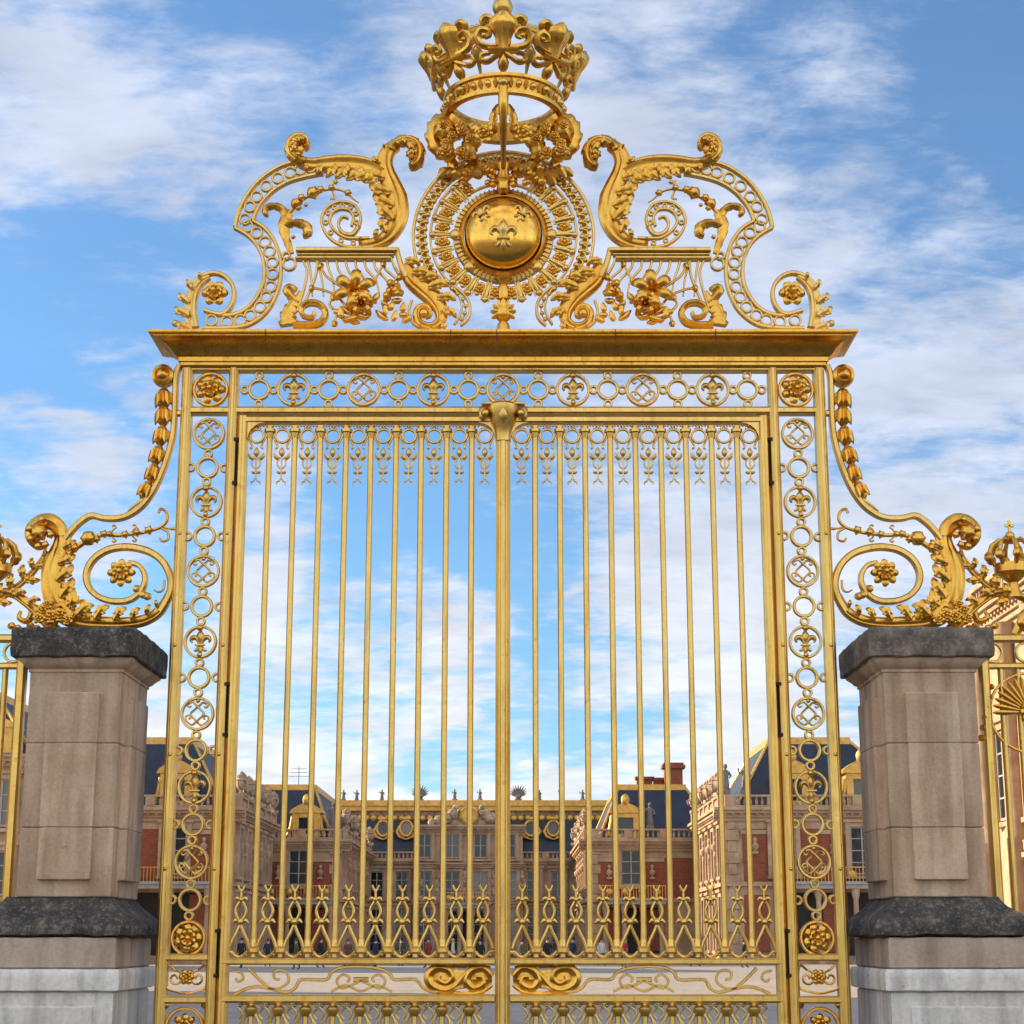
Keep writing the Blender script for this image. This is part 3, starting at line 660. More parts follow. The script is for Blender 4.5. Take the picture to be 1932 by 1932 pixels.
# set-back house at the left edge
yh = 92.0; hx = X(62, yh)
hb = thing('palace_outbuilding', (hx - 8, yh + 8, 0), 'shaded palace building with dark slate roof at the left edge behind the pillar', 'building')
m = MB(); box(m, hx - 16, hx, yh, yh + 16, 0, Z(1430, yh)); m.build('wall', 'cream', hb)
Fh = frame_xf(0, yh, 1, 0, 0, -1); cornice(hb, Fh, hx - 16, hx + .6, Z(1424, yh)); mansard(hb, hx - 15.6, hx - .4, yh + .4, yh + 15.6, Z(1424, yh) + .01, Z(1312, yh + 4), 3.5, 3.5, 4)
for i in range(4):
    a = hx - 2 - i * 3.7; window(hb, Fh, a, Z(1560, yh), Z(1470, yh), 1.6); window(hb, Fh, a, Z(1690, yh), Z(1605, yh), 1.6)
for i in range(3): dormer(hb, Fh, hx - 2.6 - i * 4.6, Z(1424, yh) + .1, Z(1350, yh), 2.0)

# roof statues and trophies
def statue_mesh():
    m = MB(); box(m, -.32, .32, -.3, .3, 0, .35)
    lathe(m, [(.26, .353), (.3, .5), (.27, .9), (.22, 1.2), (.27, 1.5), (.24, 1.72), (.1, 1.82), (.09, 1.9)], (0, 0, 0), (0, 0, 1), 10)
    ball(m, (.02, -.02, 2.05), .15, (1, 1, 1.25), 10, 8)
    tube(m, [(.24, 0, 1.65), (.4, -.05, 1.35), (.26, -.25, 1.2)], [.09, .08, .06], 6); tube(m, [(-.24, 0, 1.65), (-.42, 0, 1.5), (-.5, -.1, 1.9)], [.09, .08, .06], 6)
    return m.mesh('roof_statue', 'statue')
stm = statue_mesh(); ords = ['first', 'second', 'third', 'fourth', 'fifth', 'sixth', 'seventh', 'eighth']
for i, px in enumerate((646, 671, 719, 857, 905, 1018, 1060, 1100)):
    o = place('roof_statue', stm, None, (X(px, Y2 + 3), Y2 + 3, zu + .001)); o.rotation_euler.z = random.uniform(-.6, .6); o.scale = (.62, .62, random.uniform(.48, .58))
    tag(o, 'weathered statue on the far gold roof cornice, %s from the left' % ords[i], 'statue', 'statues on the far roof')
for i, (px, py, Y, lab) in enumerate(((627, 1565, Y1 + .3, 'right corner of the left pavilion balustrade'), (1227, 1565, Y1 + .3, 'balustrade of the right pavilion under the chimney'),
                                     (1372, 1500, Y0 + .3, 'corner of the sunlit right wing balustrade'), (1410, 1500, Y0 + .3, 'right wing balustrade next to its gold dormer'))):
    o = place('roof_statue', stm, None, (X(px, Y), Y, Z(py, Y) + .01)); tag(o, 'weathered statue standing on the ' + lab, 'statue', 'statues on the pavilions')
def vase_mesh():
    m = MB(); box(m, -.3, .3, -.3, .3, 0, .25)
    lathe(m, [(.14, .253), (.1, .4), (.3, .6), (.42, .95), (.36, 1.1), (.44, 1.18), (.3, 1.25), (.34, 1.4), (.22, 1.62), (.06, 1.8)], (0, 0, 0), (0, 0, 1), 12, False, 6, .1)
    for k in (-1, 1): tube(m, [(k * .36, 0, 1.1), (k * .58, 0, 1.0), (k * .5, 0, .75), (k * .3, 0, .7)], .06, 6)
    for k in range(7): ball(m, (math.cos(k * .9) * .24, math.sin(k * .9) * .24, 1.4 + .05 * (k % 3)), .14, (1, 1, 1), 8, 6)
    return m.mesh('roof_vase', 'cream_carved')
vm = vase_mesh()
for (nm, xs_, ya_, yb_, zz_, n_) in (('right nearer wing', xr0 - .22, Y0, Y1 - 1, zb0, 6), ('left nearer wing', xl0 + .22, Y0, Y1 - 1, zb0, 6), ('right pavilion', xr1 - .22, Y1, Y2 - 1, zb1, 4), ('left pavilion', xl1 + .22, Y1, Y2 - 1, zb1, 4)):
    for k in range(n_):
        y_ = ya_ + 1.2 + (yb_ - ya_ - 2) * k / (n_ - 1)
        o = place('roof_vase', vm, None, (xs_, y_, zz_ + .003)); o.rotation_euler.z = random.uniform(0, 3)
        tag(o, 'carved stone vase on the court balustrade of the %s, %s from the front' % (nm, ords[k]), 'vase', 'vases on the court balustrades')
def trophy_mesh():
    m = MB(); box(m, -.5, .5, -.4, .4, 0, .3); lathe(m, [(.3, .3), (.5, .7), (.35, 1.1), (.12, 1.3)], (0, 0, 0), (0, 0, 1), 10)
    for k in range(13):
        a = -1.25 + 2.5 * k / 12; L = 1.5 + .5 * math.cos(a * 2) ; tube(m, [(0, 0, .7), (math.sin(a) * L * .6, -.1, .7 + math.cos(a) * L * .6), (math.sin(a) * L * 1.05, 0, .7 + math.cos(a) * L)], [.16, .14, .03], 5)
    return m.mesh('roof_trophy', 'statue')
tm = trophy_mesh()
for px, lab in ((791, 'left of the clock'), (978, 'right of the centre post')):
    o = place('roof_trophy', tm, None, (X(px, Y2 + 3), Y2 + 3.2, zu + .001)); o.scale = (.75, .75, .62)
    tag(o, 'spiky carved trophy of arms on the far roof, ' + lab, 'sculpture', 'roof trophies')
m = MB(); ax, az = X(560, Y1 + 10), zr1 + .42; t = lambda p, r_=.05: tube(m, p, r_, 5)
t([(ax, Y1 + 10, az - 1), (ax, Y1 + 10, az + 1.9)], .03)
for k in range(3): t([(ax - .9 + .1 * k, Y1 + 10, az + 1.0 + .33 * k), (ax + .9 - .1 * k, Y1 + 10, az + 1.0 + .33 * k)], .022)
tag(m.build('roof_aerial', 'dark'), 'thin metal aerial on the ridge of the left pavilion roof', 'aerial')

# ------------------------------------------------------------------ visitors in the court
def person_mesh(name, coat, trousers, skin, stride):
    me = bpy.data.meshes.new(name)
    J = [(0, 0, .95, .15, .11), (0, 0, 1.15, .15, .11), (0, 0, 1.38, .19, .12), (0, 0, 1.5, .08, .07), (0, -.01, 1.6, .085, .1), (0, -.01, 1.72, .075, .09),
         (.1, 0, .88, .09, .09), (.11, -stride, .5, .065, .07), (.11, -stride * .6, .09, .05, .05), (.12, -stride * .6 - .16, .04, .045, .035),
         (-.1, 0, .88, .09, .09), (-.11, stride, .5, .065, .07), (-.11, stride * 1.5, .09, .05, .05), (-.12, stride * 1.5 - .16, .04, .045, .035),
         (.21, 0, 1.4, .06, .06), (.27, .05, 1.12, .05, .05), (.25, -.08, .88, .035, .035), (.25, -.11, .8, .03, .045),
         (-.21, 0, 1.4, .06, .06), (-.27, .05, 1.12, .05, .05), (-.25, -.08, .88, .035, .035), (-.25, -.11, .8, .03, .045)]
    E = [(0, 1), (1, 2), (2, 3), (3, 4), (4, 5), (0, 6), (6, 7), (7, 8), (8, 9), (0, 10), (10, 11), (11, 12), (12, 13), (2, 14), (14, 15), (15, 16), (16, 17), (2, 18), (18, 19), (19, 20), (20, 21)]
    me.from_pydata([j[:3] for j in J], E, []); o = bpy.data.objects.new(name, me); COL.objects.link(o)
    o.modifiers.new('s', 'SKIN'); o.modifiers.new('d', 'SUBSURF').levels = 1
    for v, j in zip(me.skin_vertices[0].data, J): v.radius = j[3:]; 
    me.skin_vertices[0].data[0].use_root = True
    dg = bpy.context.evaluated_depsgraph_get(); n = bpy.data.meshes.new_from_object(o.evaluated_get(dg)); bpy.data.objects.remove(o)
    n.name = name; n.materials.clear()
    for c_ in (trousers, coat, skin): n.materials.append(c_)
    for p in n.polygons:
        c_ = p.center; p.use_smooth = True
        p.material_index = 2 if c_.z > 1.5 or (c_.z < .86 and abs(c_.x) > .2) else (1 if c_.z > .82 else 0)
    return n
skinm = flat('skin', (.45, .27, .2), .6); hairs = [flat('dark_hair', (.02, .015, .012)), flat('brown_hair', (.07, .04, .02)), flat('grey_hair', (.3, .29, .28))]
COATS = [('navy coat', (.015, .02, .05)), ('black jacket', (.012, .012, .013)), ('red jacket', (.28, .03, .03)), ('olive parka', (.08, .08, .04)), ('white coat', (.55, .54, .52)), ('brown coat', (.12, .06, .03))]
VIS = [(456, 96, 1, 0), (506, 104, 0, 0), (559, 92, 3, 1), (606, 99, 1, 0), (657, 101, 5, 1), (709, 90, 0, 0), (757, 106, 1, 0), (808, 98, 2, 1), (855, 108, 4, 2), (906, 95, 1, 0),
       (985, 103, 3, 0), (1033, 97, 1, 0), (1081, 91, 0, 0), (1135, 108, 4, 1), (1176, 100, 2, 0), (1212, 94, 1, 0), (1312, 105, 5, 2), (1404, 98, 1, 0)]
pms = {}; ordw = ords + ['ninth', 'tenth']
trz = flat('dark_trousers', (.03, .035, .06))
for i, (px, Y, ci, hi_) in enumerate(VIS):
    if ci not in pms: pms[ci] = person_mesh('person', flat(COATS[ci][0].replace(' ', '_'), COATS[ci][1]), trz, skinm, .1 + .03 * ci)
    side = ('left leaf, %s from left' if i < 10 else 'right leaf, %s from left') % ordw[i if i < 10 else i - 10]
    x = xat(px, 1776, Y); sc = random.uniform(.94, 1.03)
    r_ = place('person', pms[ci], None, (x, Y, 0)); r_.scale = (sc,) * 3; r_.rotation_euler.z = random.uniform(-2.8, 2.8)
    tag(r_, 'far visitor, %s and %s, behind the %s' % (COATS[ci][0], ['dark hair', 'brown hair', 'grey hair'][hi_], side), 'person', 'visitors in the court')
    h = MB(); ball(h, (0, .015, 1.69), .105, (1, 1.1, 1.1), 12, 8)
    h.v = [(a, b, max(c_, 1.66 - (b + .09) * 1.1)) for a, b, c_ in h.v]
    ho = bpy.data.objects.new('hair', h.mesh('hair', hairs[hi_])); COL.objects.link(ho); ho.parent = r_

# ------------------------------------------------------------------ stone pillars
def chamfer_box(mb, x0, x1, y0, y1, z0, z1, c=.012):
    vs = []
    for (e, z) in ((c, z0), (0, z0 + c), (0, z1 - c), (c, z1)): vs += [(x0 + e, y0 + e, z), (x1 - e, y0 + e, z), (x1 - e, y1 - e, z), (x0 + e, y1 - e, z)]
    fs = [(0, 1, 2, 3), (12, 13, 14, 15)]
    for i in range(3):
        for k in range(4): fs.append((i * 4 + k, i * 4 + (k + 1) % 4, i * 4 + 4 + (k + 1) % 4, i * 4 + 4 + k))
    mb.add(vs, fs)
def profile_box(mb, x0, x1, y0, y1, prof):                   # (projection, z) all round
    vs = []; fs = []
    for e, z in prof: vs += [(x0 - e, y0 - e, z), (x1 + e, y0 - e, z), (x1 + e, y1 + e, z), (x0 - e, y1 + e, z)]
    n = len(prof)
    for i in range(n - 1):
        for k in range(4): fs.append((i * 4 + k, i * 4 + (k + 1) % 4, i * 4 + 4 + (k + 1) % 4, i * 4 + 4 + k))
    fs += [(0, 1, 2, 3), tuple((n - 1) * 4 + k for k in range(4))]; mb.add(vs, fs)
from mathutils import noise as mnoise
def bmesh_rough(mb, amp):
    """worn stone: divide the faces and knock the surface about"""
    bm = bmesh.new(); vs = [bm.verts.new(p) for p in mb.v]
    for f in mb.f: bm.faces.new([vs[i] for i in f])
    for _ in range(6):
        es = [e for e in bm.edges if e.calc_length() > .05]
        if not es: break
        bmesh.ops.subdivide_edges(bm, edges=es, cuts=1, use_grid_fill=True)
    bm.verts.index_update()
    mb.v = []
    for v_ in bm.verts:
        p = v_.co; q = mnoise.noise_vector(p * 7) * .6 + mnoise.noise_vector(p * 19) * .4
        mb.v.append(tuple(p + q * amp))
    mb.f = [tuple(v_.index for v_ in f.verts) for f in bm.faces]; bm.free()
def pillar(s, label):
    xa, xb, ya, yb = 2.87, 3.56, -.48, .48
    r_ = thing('stone_pillar', (s * 3.21, 0, 0), label, 'pillar', 'pillars beside the gate')
    zt_, zu_ = zat(1182, -.6), zat(1240, -.6)
    zs_ = zat(1268, -.48); zbase = zat(1693, -.48)
    m = MB(); zj = [zbase, zat(1561, -.48), zat(1402, -.48), zs_ + .02]
    for i in range(3): chamfer_box(m, xa, xb, ya, yb, zj[i] + .0015, zj[i + 1] - .0015, .008)
    bmesh_rough(m, .004)
    m.build('shaft', 'stone', r_, s)
    for (a0, a1, b0, b1) in ((xa + .15, xb - .15, ya - .055, ya + .05), (xa - .055, xa + .05, ya + .2, yb - .2)):
        m = MB(); zk = [zat(1660, -.5), zat(1561, -.5), zat(1402, -.5), zat(1307, -.5)]
        for i in range(3): chamfer_box(m, a0, a1, b0, b1, zk[i] + .001, zk[i + 1] - .001, .006)
        bmesh_rough(m, .004)
        m.build('raised_panel', 'stone', r_, s)
    m = MB(); profile_box(m, xa, xb, ya, yb, [(-.02, zs_ - .01), (.012, zs_), (.012, zs_ + .022), (.03, zs_ + .03), (.05, zs_ + .055), (.085, zs_ + .085), (.09, zs_ + .1), (.09, zu_ + .003)])
    m.build('neck_moulding', 'stone', r_, s)
    m = MB(); profile_box(m, xa, xb, ya, yb, [(.11, zu_ + .004), (.125, zu_ + .014), (.128, zt_ - .03), (.115, zt_ - .008), (.09, zt_), (-.25, zt_ + .05)])
    bmesh_rough(m, .014); m.build('cap', 'lichen' if s < 0 else 'lichen_grey', r_, s)
    za, zb_, zc_ = zat(1701, -.7), zat(1758, -.75), zat(1768, -.75)
    m = MB(); profile_box(m, xa, xb + .1, ya, yb, [(.09, zc_), (.13, zc_ + .01), (.175, zb_ - .02), (.18, zb_ + .03), (.15, zb_ + .09), (.08, zb_ + .15), (.03, zb_ + .19), (-.02, zbase + .002)])
    bmesh_rough(m, .018); m.build('base_torus', 'lichen', r_, s)
    zd = zat(1828, -.72)
    m = MB(); chamfer_box(m, xa - .09, xb + .2, ya - .16, yb + .16, zd, zc_ - .003, .012); bmesh_rough(m, .005); m.build('pedestal_block', 'stone_mid', r_, s)
    ze_ = zat(1872, -.75)
    m = MB(); profile_box(m, xa - .1, xb + .22, ya - .17, yb + .17, [(.0, ze_), (.03, ze_ + .01), (.035, zd - .03), (.02, zd - .003)]); bmesh_rough(m, .006); m.build('pedestal_ledge', 'stone_pale', r_, s)
    m = MB(); chamfer_box(m, xa - .09, xb + .23, ya - .16, yb + .16, 0.003, ze_ - .003, .01); m.build('pedestal', 'stone_pale', r_, s)
    m = MB(); chamfer_box(m, xa + .05, xb + .12, ya - .18, ya - .10, .3, ze_ - .10, .01); m.build('pedestal_panel', 'stone_pale', r_, s)
pillar(-1, 'left weathered stone pillar with black lichen cap carrying a gold scroll bracket')
pillar(1, 'right weathered stone pillar with grey mottled cap beside the sunlit fence')

# ------------------------------------------------------------------ gate
G = thing('palace_gate', (0, 0, 0), 'tall gilded gate with crown, sun medallion, cornice and two barred leaves', 'gate')
zr = lambda py: zat(py, 0)
HW = 2.60
# cornice
m = MB(); zT, zB = zat(624, -.27), zat(693, -.06)
box_prof = [(.0, zB - .0), (.012, zB + .012), (.012, zB + .035), (.03, zB + .04), (.03, zB + .075), (.045, zB + .08), (.055, zB + .085), (.085, zB + .13), (.125, zB + .165), (.17, zB + .188), (.205, zB + .198), (.205, zB + .205), (.225, zB + .21), (.225, zT - .028), (.24, zT - .022), (.24, zT)]
profile_box(m, -HW, HW, -.075, .075, box_prof)
cor = m.build('cornice', 'gold_sat', G, ang=25)
for x in (-1.9, -.42, -.05, .9, 1.7):
    m = MB(); box(m, x - .003, x + .003, -.3165, -.31, zT - .1, zT - .003); m.build('joint', 'dark', cor)
# ---- shared medallions
def small_ring_mesh():
    m = MB(); ring(m, 0, 0, 18.5 * u, 5.2 * u, .05)
    return m
RS, RB, RC = 18.5 * u, 28.5 * u, 6.8 * u
def connectors(m, dirs):
    for dx, dz, d in dirs: ring(m, dx * d, dz * d, RC, 4.2 * u, .045, 0, 16)
def fleur_medal(n='fleur_medallion'):
    m = MB(); ring(m, 0, 0, RB, 4.6 * u, .05); fleur(m, 0, 0, 46 * u, -.01, .02); ball(m, (0, -.03, 25 * u), 6 * u); ball(m, (0, -.02, -25 * u), 5 * u); return m.mesh(n, 'gold')
def mono_medal():
    m = MB(); ring(m, 0, 0, RB, 4.6 * u, .05); r_ = RB
    for s in (-1, 1):
        P_ = lambda l: cr([(s * a * r_, b * r_) for a, b in l], 6)
        t2(m, P_([(-.52, .66), (-.30, .72), (-.12, .56), (.12, .34), (.40, .06), (.42, -.08), (.16, -.36), (-.06, -.58), (-.28, -.76)]), 2.1 * u, -.012 * (1 + s))
        t2(m, P_([(-.52, .66), (-.66, .52), (-.52, .40), (-.42, .50)]), 1.8 * u, -.01)
        t2(m, P_([(-.28, -.76), (-.62, -.52), (-.74, -.24), (-.56, -.12), (-.42, -.28), (-.54, -.36)]), 1.8 * u, -.01)
    ball(m, (0, -.01, .82 * r_), 4 * u)
    return m.mesh('monogram_medallion', 'gold')
def rosette_medal():
    m = MB(); ring(m, 0, 0, RB, 5 * u, .05); flower(m, 0, 0, .0, RB * .92, 7, 2, .5); return m.mesh('rosette_medallion', 'gold_sat')
def link_mesh(hor, span):                     # small ring with its four little links
    m = small_ring_mesh(); d = RS + RC + 2.4 * u
    cross = (34 if hor else 37.5) * u - RC * .8
    connectors(m, [(1, 0, d if hor else cross), (-1, 0, d if hor else cross), (0, 1, cross if hor else d), (0, -1, cross if hor else d)])
    return m.mesh('link_ring', 'gold')
ME = {'f': fleur_medal(), 'm': mono_medal(), 'r': rosette_medal(), 'h': link_mesh(True, 0), 'v': link_mesh(False, 0)}
NM = {'f': 'fleur_medallion', 'm': 'monogram_medallion', 'r': 'rosette_medallion', 'h': 'link_ring', 'v': 'link_ring'}
# ---- frieze
zf1, zf0 = zr(702), zr(770); zfc = (zf1 + zf0) / 2
m = MB(); xi = 2.16
for (a, b, d) in ((zB + .0, zf1, .11), (zf0, zr(783), .11)):
    lo_, hi_ = min(a, b), max(a, b); bar(m, [(-HW, (lo_ + hi_) / 2), (HW, (lo_ + hi_) / 2)], hi_ - lo_, d)
fz = m.build('frieze', 'gold', G)
sp = 131.6 / 232.5; hs = (zf1 - zf0) / 2 / (34 * u)
for k in range(-3, 4): place(NM['m' if k % 2 == 0 else 'f'], ME['m' if k % 2 == 0 else 'f'], fz, (k * sp, 0, zfc)).scale = (hs * 1.0,) * 3
for k in range(-4, 4): place('link_ring', ME['h'], fz, ((k + .5) * sp, 0, zfc)).scale = (hs * .94,) * 3
# ---- pilasters
def pilaster(s):
    m = MB(); xo, xn = 2.56, 2.185
    for x, w in ((xo, .085), (xn, .075)):
        bar(m, [(x, .02), (x, zB)], w, .13); 
        bar(m, [(x - .0, .02), (x, zB - .01)], w * .42, .15)
    mid = (xo + xn) / 2
    zl = [zr(1806), zr(1886), zr(1990)]
    for z in zl: bar(m, [(xn, z), (xo, z)], .055, .12, .003)
    for z in (.12, .05): bar(m, [(xn, z), (xo, z)], .05, .12, .003)
    for py in (1010, 1220, 1425, 1640):                         # rivets and clamps
        for x in (xo, xn): ball(m, (x, -.07, zr(py)), .016)
    p = m.build('pilaster', 'gold', G, s)
    xm = s * mid
    o = place('rosette_medallion', ME['r'], p, (xm, 0, zfc)); o.scale = (hs * 1.05,) * 3
    z0_, z1_ = zr(819), zr(1770); seq = 'mvfvmvfvmvfvmvr'
    for i, c_ in enumerate(seq):
        o = place(NM[c_], ME[c_], p, (xm, 0, z0_ + (z1_ - z0_) * i / (len(seq) - 1)))
        o.rotation_euler = (JIT.uniform(-.03, .03), JIT.uniform(-.03, .03), JIT.uniform(-.06, .06))
    m = MB(); zc_ = (zl[0] + zl[1]) / 2                            # scrollwork of the low panel
    for t in (-1, 1):
        t2(m, spiral(mid + t * .085, zc_, .06, .012, PI / 2, t * 1.3, 28), .009, -.01); t2(m, cr([(mid + t * .085, zc_ + .06), (mid + t * .14, zc_ + .09), (mid + t * .15, zc_ - .06), (mid + t * .06, zc_ - .1), (mid, zc_ - .11)], 6), .009, -.01)
    flower(m, mid, zc_ + .01, -.005, .06, 6, 2, .4); m.build('scroll_panel', 'gold_sat', p, s)
    m = MB(); zc_ = (zl[1] + zl[2]) / 2; ring(m, mid, zc_, .135, .024, .06); flower(m, mid, zc_, .0, .1, 8, 2, .5)
    for a in range(4): ball(m, (mid + .15 * (1 if a % 2 else -1), 0, zc_ + .16 * (1 if a // 2 else -1)), .03, (1, 1, 1), 10, 6, 5, .2)
    m.build('rosette_panel', 'gold_sat', p, s)
    for (p0, p1) in ((828, 918), (1288, 1392), (1752, 1845)):
        m = MB(); box(m, 2.1435, 2.1465, -.052, .05, zr(p1), zr(p0)); box(m, 2.13, 2.16, -.066, -.0525, zr(p0) - .03, zr(p0) - .005); box(m, 2.13, 2.16, -.066, -.0525, zr(p1) + .005, zr(p1) + .03)
        m.build('gap_shade_strip', 'dark', p, s)  # shade in the leaf gap put in as dark strips, strapped at the ends
for s in (-1, 1): pilaster(s)
# ---- leaves
zlt0, zlt1 = zr(787), zr(800)
def bar_mesh():
    m = MB(); z0_, z1_ = zr(1806), zr(806); zc_ = zr(813)
    lathe(m, [(.023, z0_), (.023, z1_)], (0, 0, 0), (0, 0, 1), 12)
    lathe(m, [(.026, zc_ - .06), (.034, zc_ - .02), (.046, zc_ - .012), (.046, zc_ + .012), (.03, zc_ + .02), (.03, zc_ + .04)], (0, 0, 0), (0, 0, 1), 14)
    zb_ = zr(1793); lathe(m, [(.026, zb_ + .08), (.03, zb_ + .03), (.048, zb_ + .014), (.048, zb_ - .012), (.03, zb_ - .025)], (0, 0, 0), (0, 0, 1), 14)
    return m.mesh('bar', 'gold')
BAR = bar_mesh()
def pendant_mesh():
    m = MB(); zt_ = zr(803); q = lambda x, y: (x * u, zt_ - (y - 803) * u * 1.0)
    ring(m, 0, q(0, 824)[1], 13 * u, 3.6 * u, .03, 0, 22)
    for s in (-1, 1):
        t2(m, cr([q(s * 18, 812), q(s * 17, 826), q(s * 11, 838), q(s * 9, 846), q(s * 13, 849)], 5), 2.0 * u)
        t2(m, cr([q(s * 7, 808), q(s * 3, 812), q(s * 2, 806)], 4), 1.6 * u)
        relief(m, cr([q(s * 2, 866), q(s * 8, 867), q(s * 13, 862), q(s * 15, 857)], 5), [1 * u, 4 * u, 3.6 * u, .6 * u], [1 * u, 4 * u, 3.6 * u, .6 * u], .4, 0, .012)
        t2(m, cr([q(s * 2, 866), q(s * 8, 874), q(s * 7, 882), q(s * 1.5, 888)], 5), 1.5 * u)
        relief(m, cr([q(s * 1, 895), q(s * 5, 895), q(s * 9, 893)], 4), [2 * u, 3 * u, .8 * u], [2 * u, 3 * u, .8 * u], .4, 0, .012)
        t2(m, cr([q(s * .5, 906), q(s * 4, 912), q(s * 8, 914), q(s * 8, 918)], 5), 1.5 * u)
    lathe(m, [(.3 * u, 0), (4.5 * u, 5 * u), (6 * u, 10 * u), (4 * u, 15 * u), (1 * u, 20 * u)], (0, 0, q(0, 866)[1]), (0, 0, 1), 10)
    t2(m, [q(0, 868), q(0, 888), q(0, 908)], 1.6 * u)
    return m.mesh('pendant', 'gold')
PEND = pendant_mesh()
v = 1 / 250.0
def spike_mesh():
    m = MB(); zb_ = zr(1806); q = lambda x, y: (x * v, zb_ + (1806 - y) * v)
    for s in (-1, 1):
        t2(m, cr([q(s * 19, 1790), q(s * 14, 1776), q(s * 6, 1760), q(0, 1746)], 5), 3.5 * v)
        t2(m, cr([q(s * 1, 1742), q(s * 9, 1728), q(s * 9, 1716), q(s * 1, 1702)], 5), 3.1 * v)
        relief(m, cr([q(s * 2, 1740), q(s * 9, 1739), q(s * 15, 1743)], 5), [3.4 * v, 4.6 * v, 1 * v], [3.4 * v, 4.6 * v, 1 * v], .4, 0, .012)
        relief(m, cr([q(s * 1, 1700), q(s * 8, 1698), q(s * 12, 1701)], 5), [2.8 * v, 3.6 * v, .8 * v], [2.8 * v, 3.6 * v, .8 * v], .4, 0, .012)
        t2(m, cr([q(s * .5, 1686), q(s * 4, 1680), q(s * 7, 1673)], 5), 2.3 * v)
        t2(m, cr([q(s * 24, 1796), q(s * 14, 1797), q(s * 8, 1803), q(0, 1806)], 5), 3.3 * v)
        ball(m, (s * 14 * v, 0, q(0, 1801)[1]), 3 * v)
    ball(m, (0, 0, q(0, 1741)[1]), 7 * v); ball(m, (0, 0, q(0, 1700)[1]), 5.2 * v)
    t2(m, [q(0, 1700), q(0, 1690), q(0, 1680)], 2.4 * v)
    return m.mesh('spike_ornament', 'gold')
SPIKE = spike_mesh()
def low_mesh():
    m = MB(); z0_ = zr(1893); q = lambda x, y: (x * v, z0_ + (1893 - y) * v)
    lathe(m, [(.022, .14), (.022, z0_ + .005)], (0, 0, 0), (0, 0, 1), 10)
    zc_ = q(0, 1904)[1]; lathe(m, [(.026, zc_ - .05), (.05, zc_ - .012), (.05, zc_ + .012), (.028, zc_ + .03)], (0, 0, 0), (0, 0, 1), 12)
    for s in (-1, 1):
        t2(m, cr([q(s * 3, 1906), q(s * 10, 1915), q(s * 15, 1930), q(s * 12, 1945)], 5), 2.6 * v); t2(m, cr([q(s * 5, 1895), q(s * 15, 1893), q(s * 22, 1900)], 5), 2.6 * v)
        ball(m, (s * 21 * v, 0, q(0, 1897)[1]), 3.4 * v)
        t2(m, cr([q(s * 5, 1912), q(s * 14, 1922), q(s * 22, 1936), q(s * 25, 1950)], 5), 2.4 * v); t2(m, cr([q(s * 25, 1900), q(s * 18, 1906), q(s * 16, 1914), q(s * 22, 1921)], 5), 2.0 * v)
        ball(m, (s * 13 * v, 0, q(0, 1893)[1]), 3 * v); t2(m, cr([q(s * 12, 1945), q(s * 20, 1960), q(s * 25, 1985)], 5), 2.4 * v)
    return m.mesh('lower_bar', 'gold')
LOW = low_mesh()
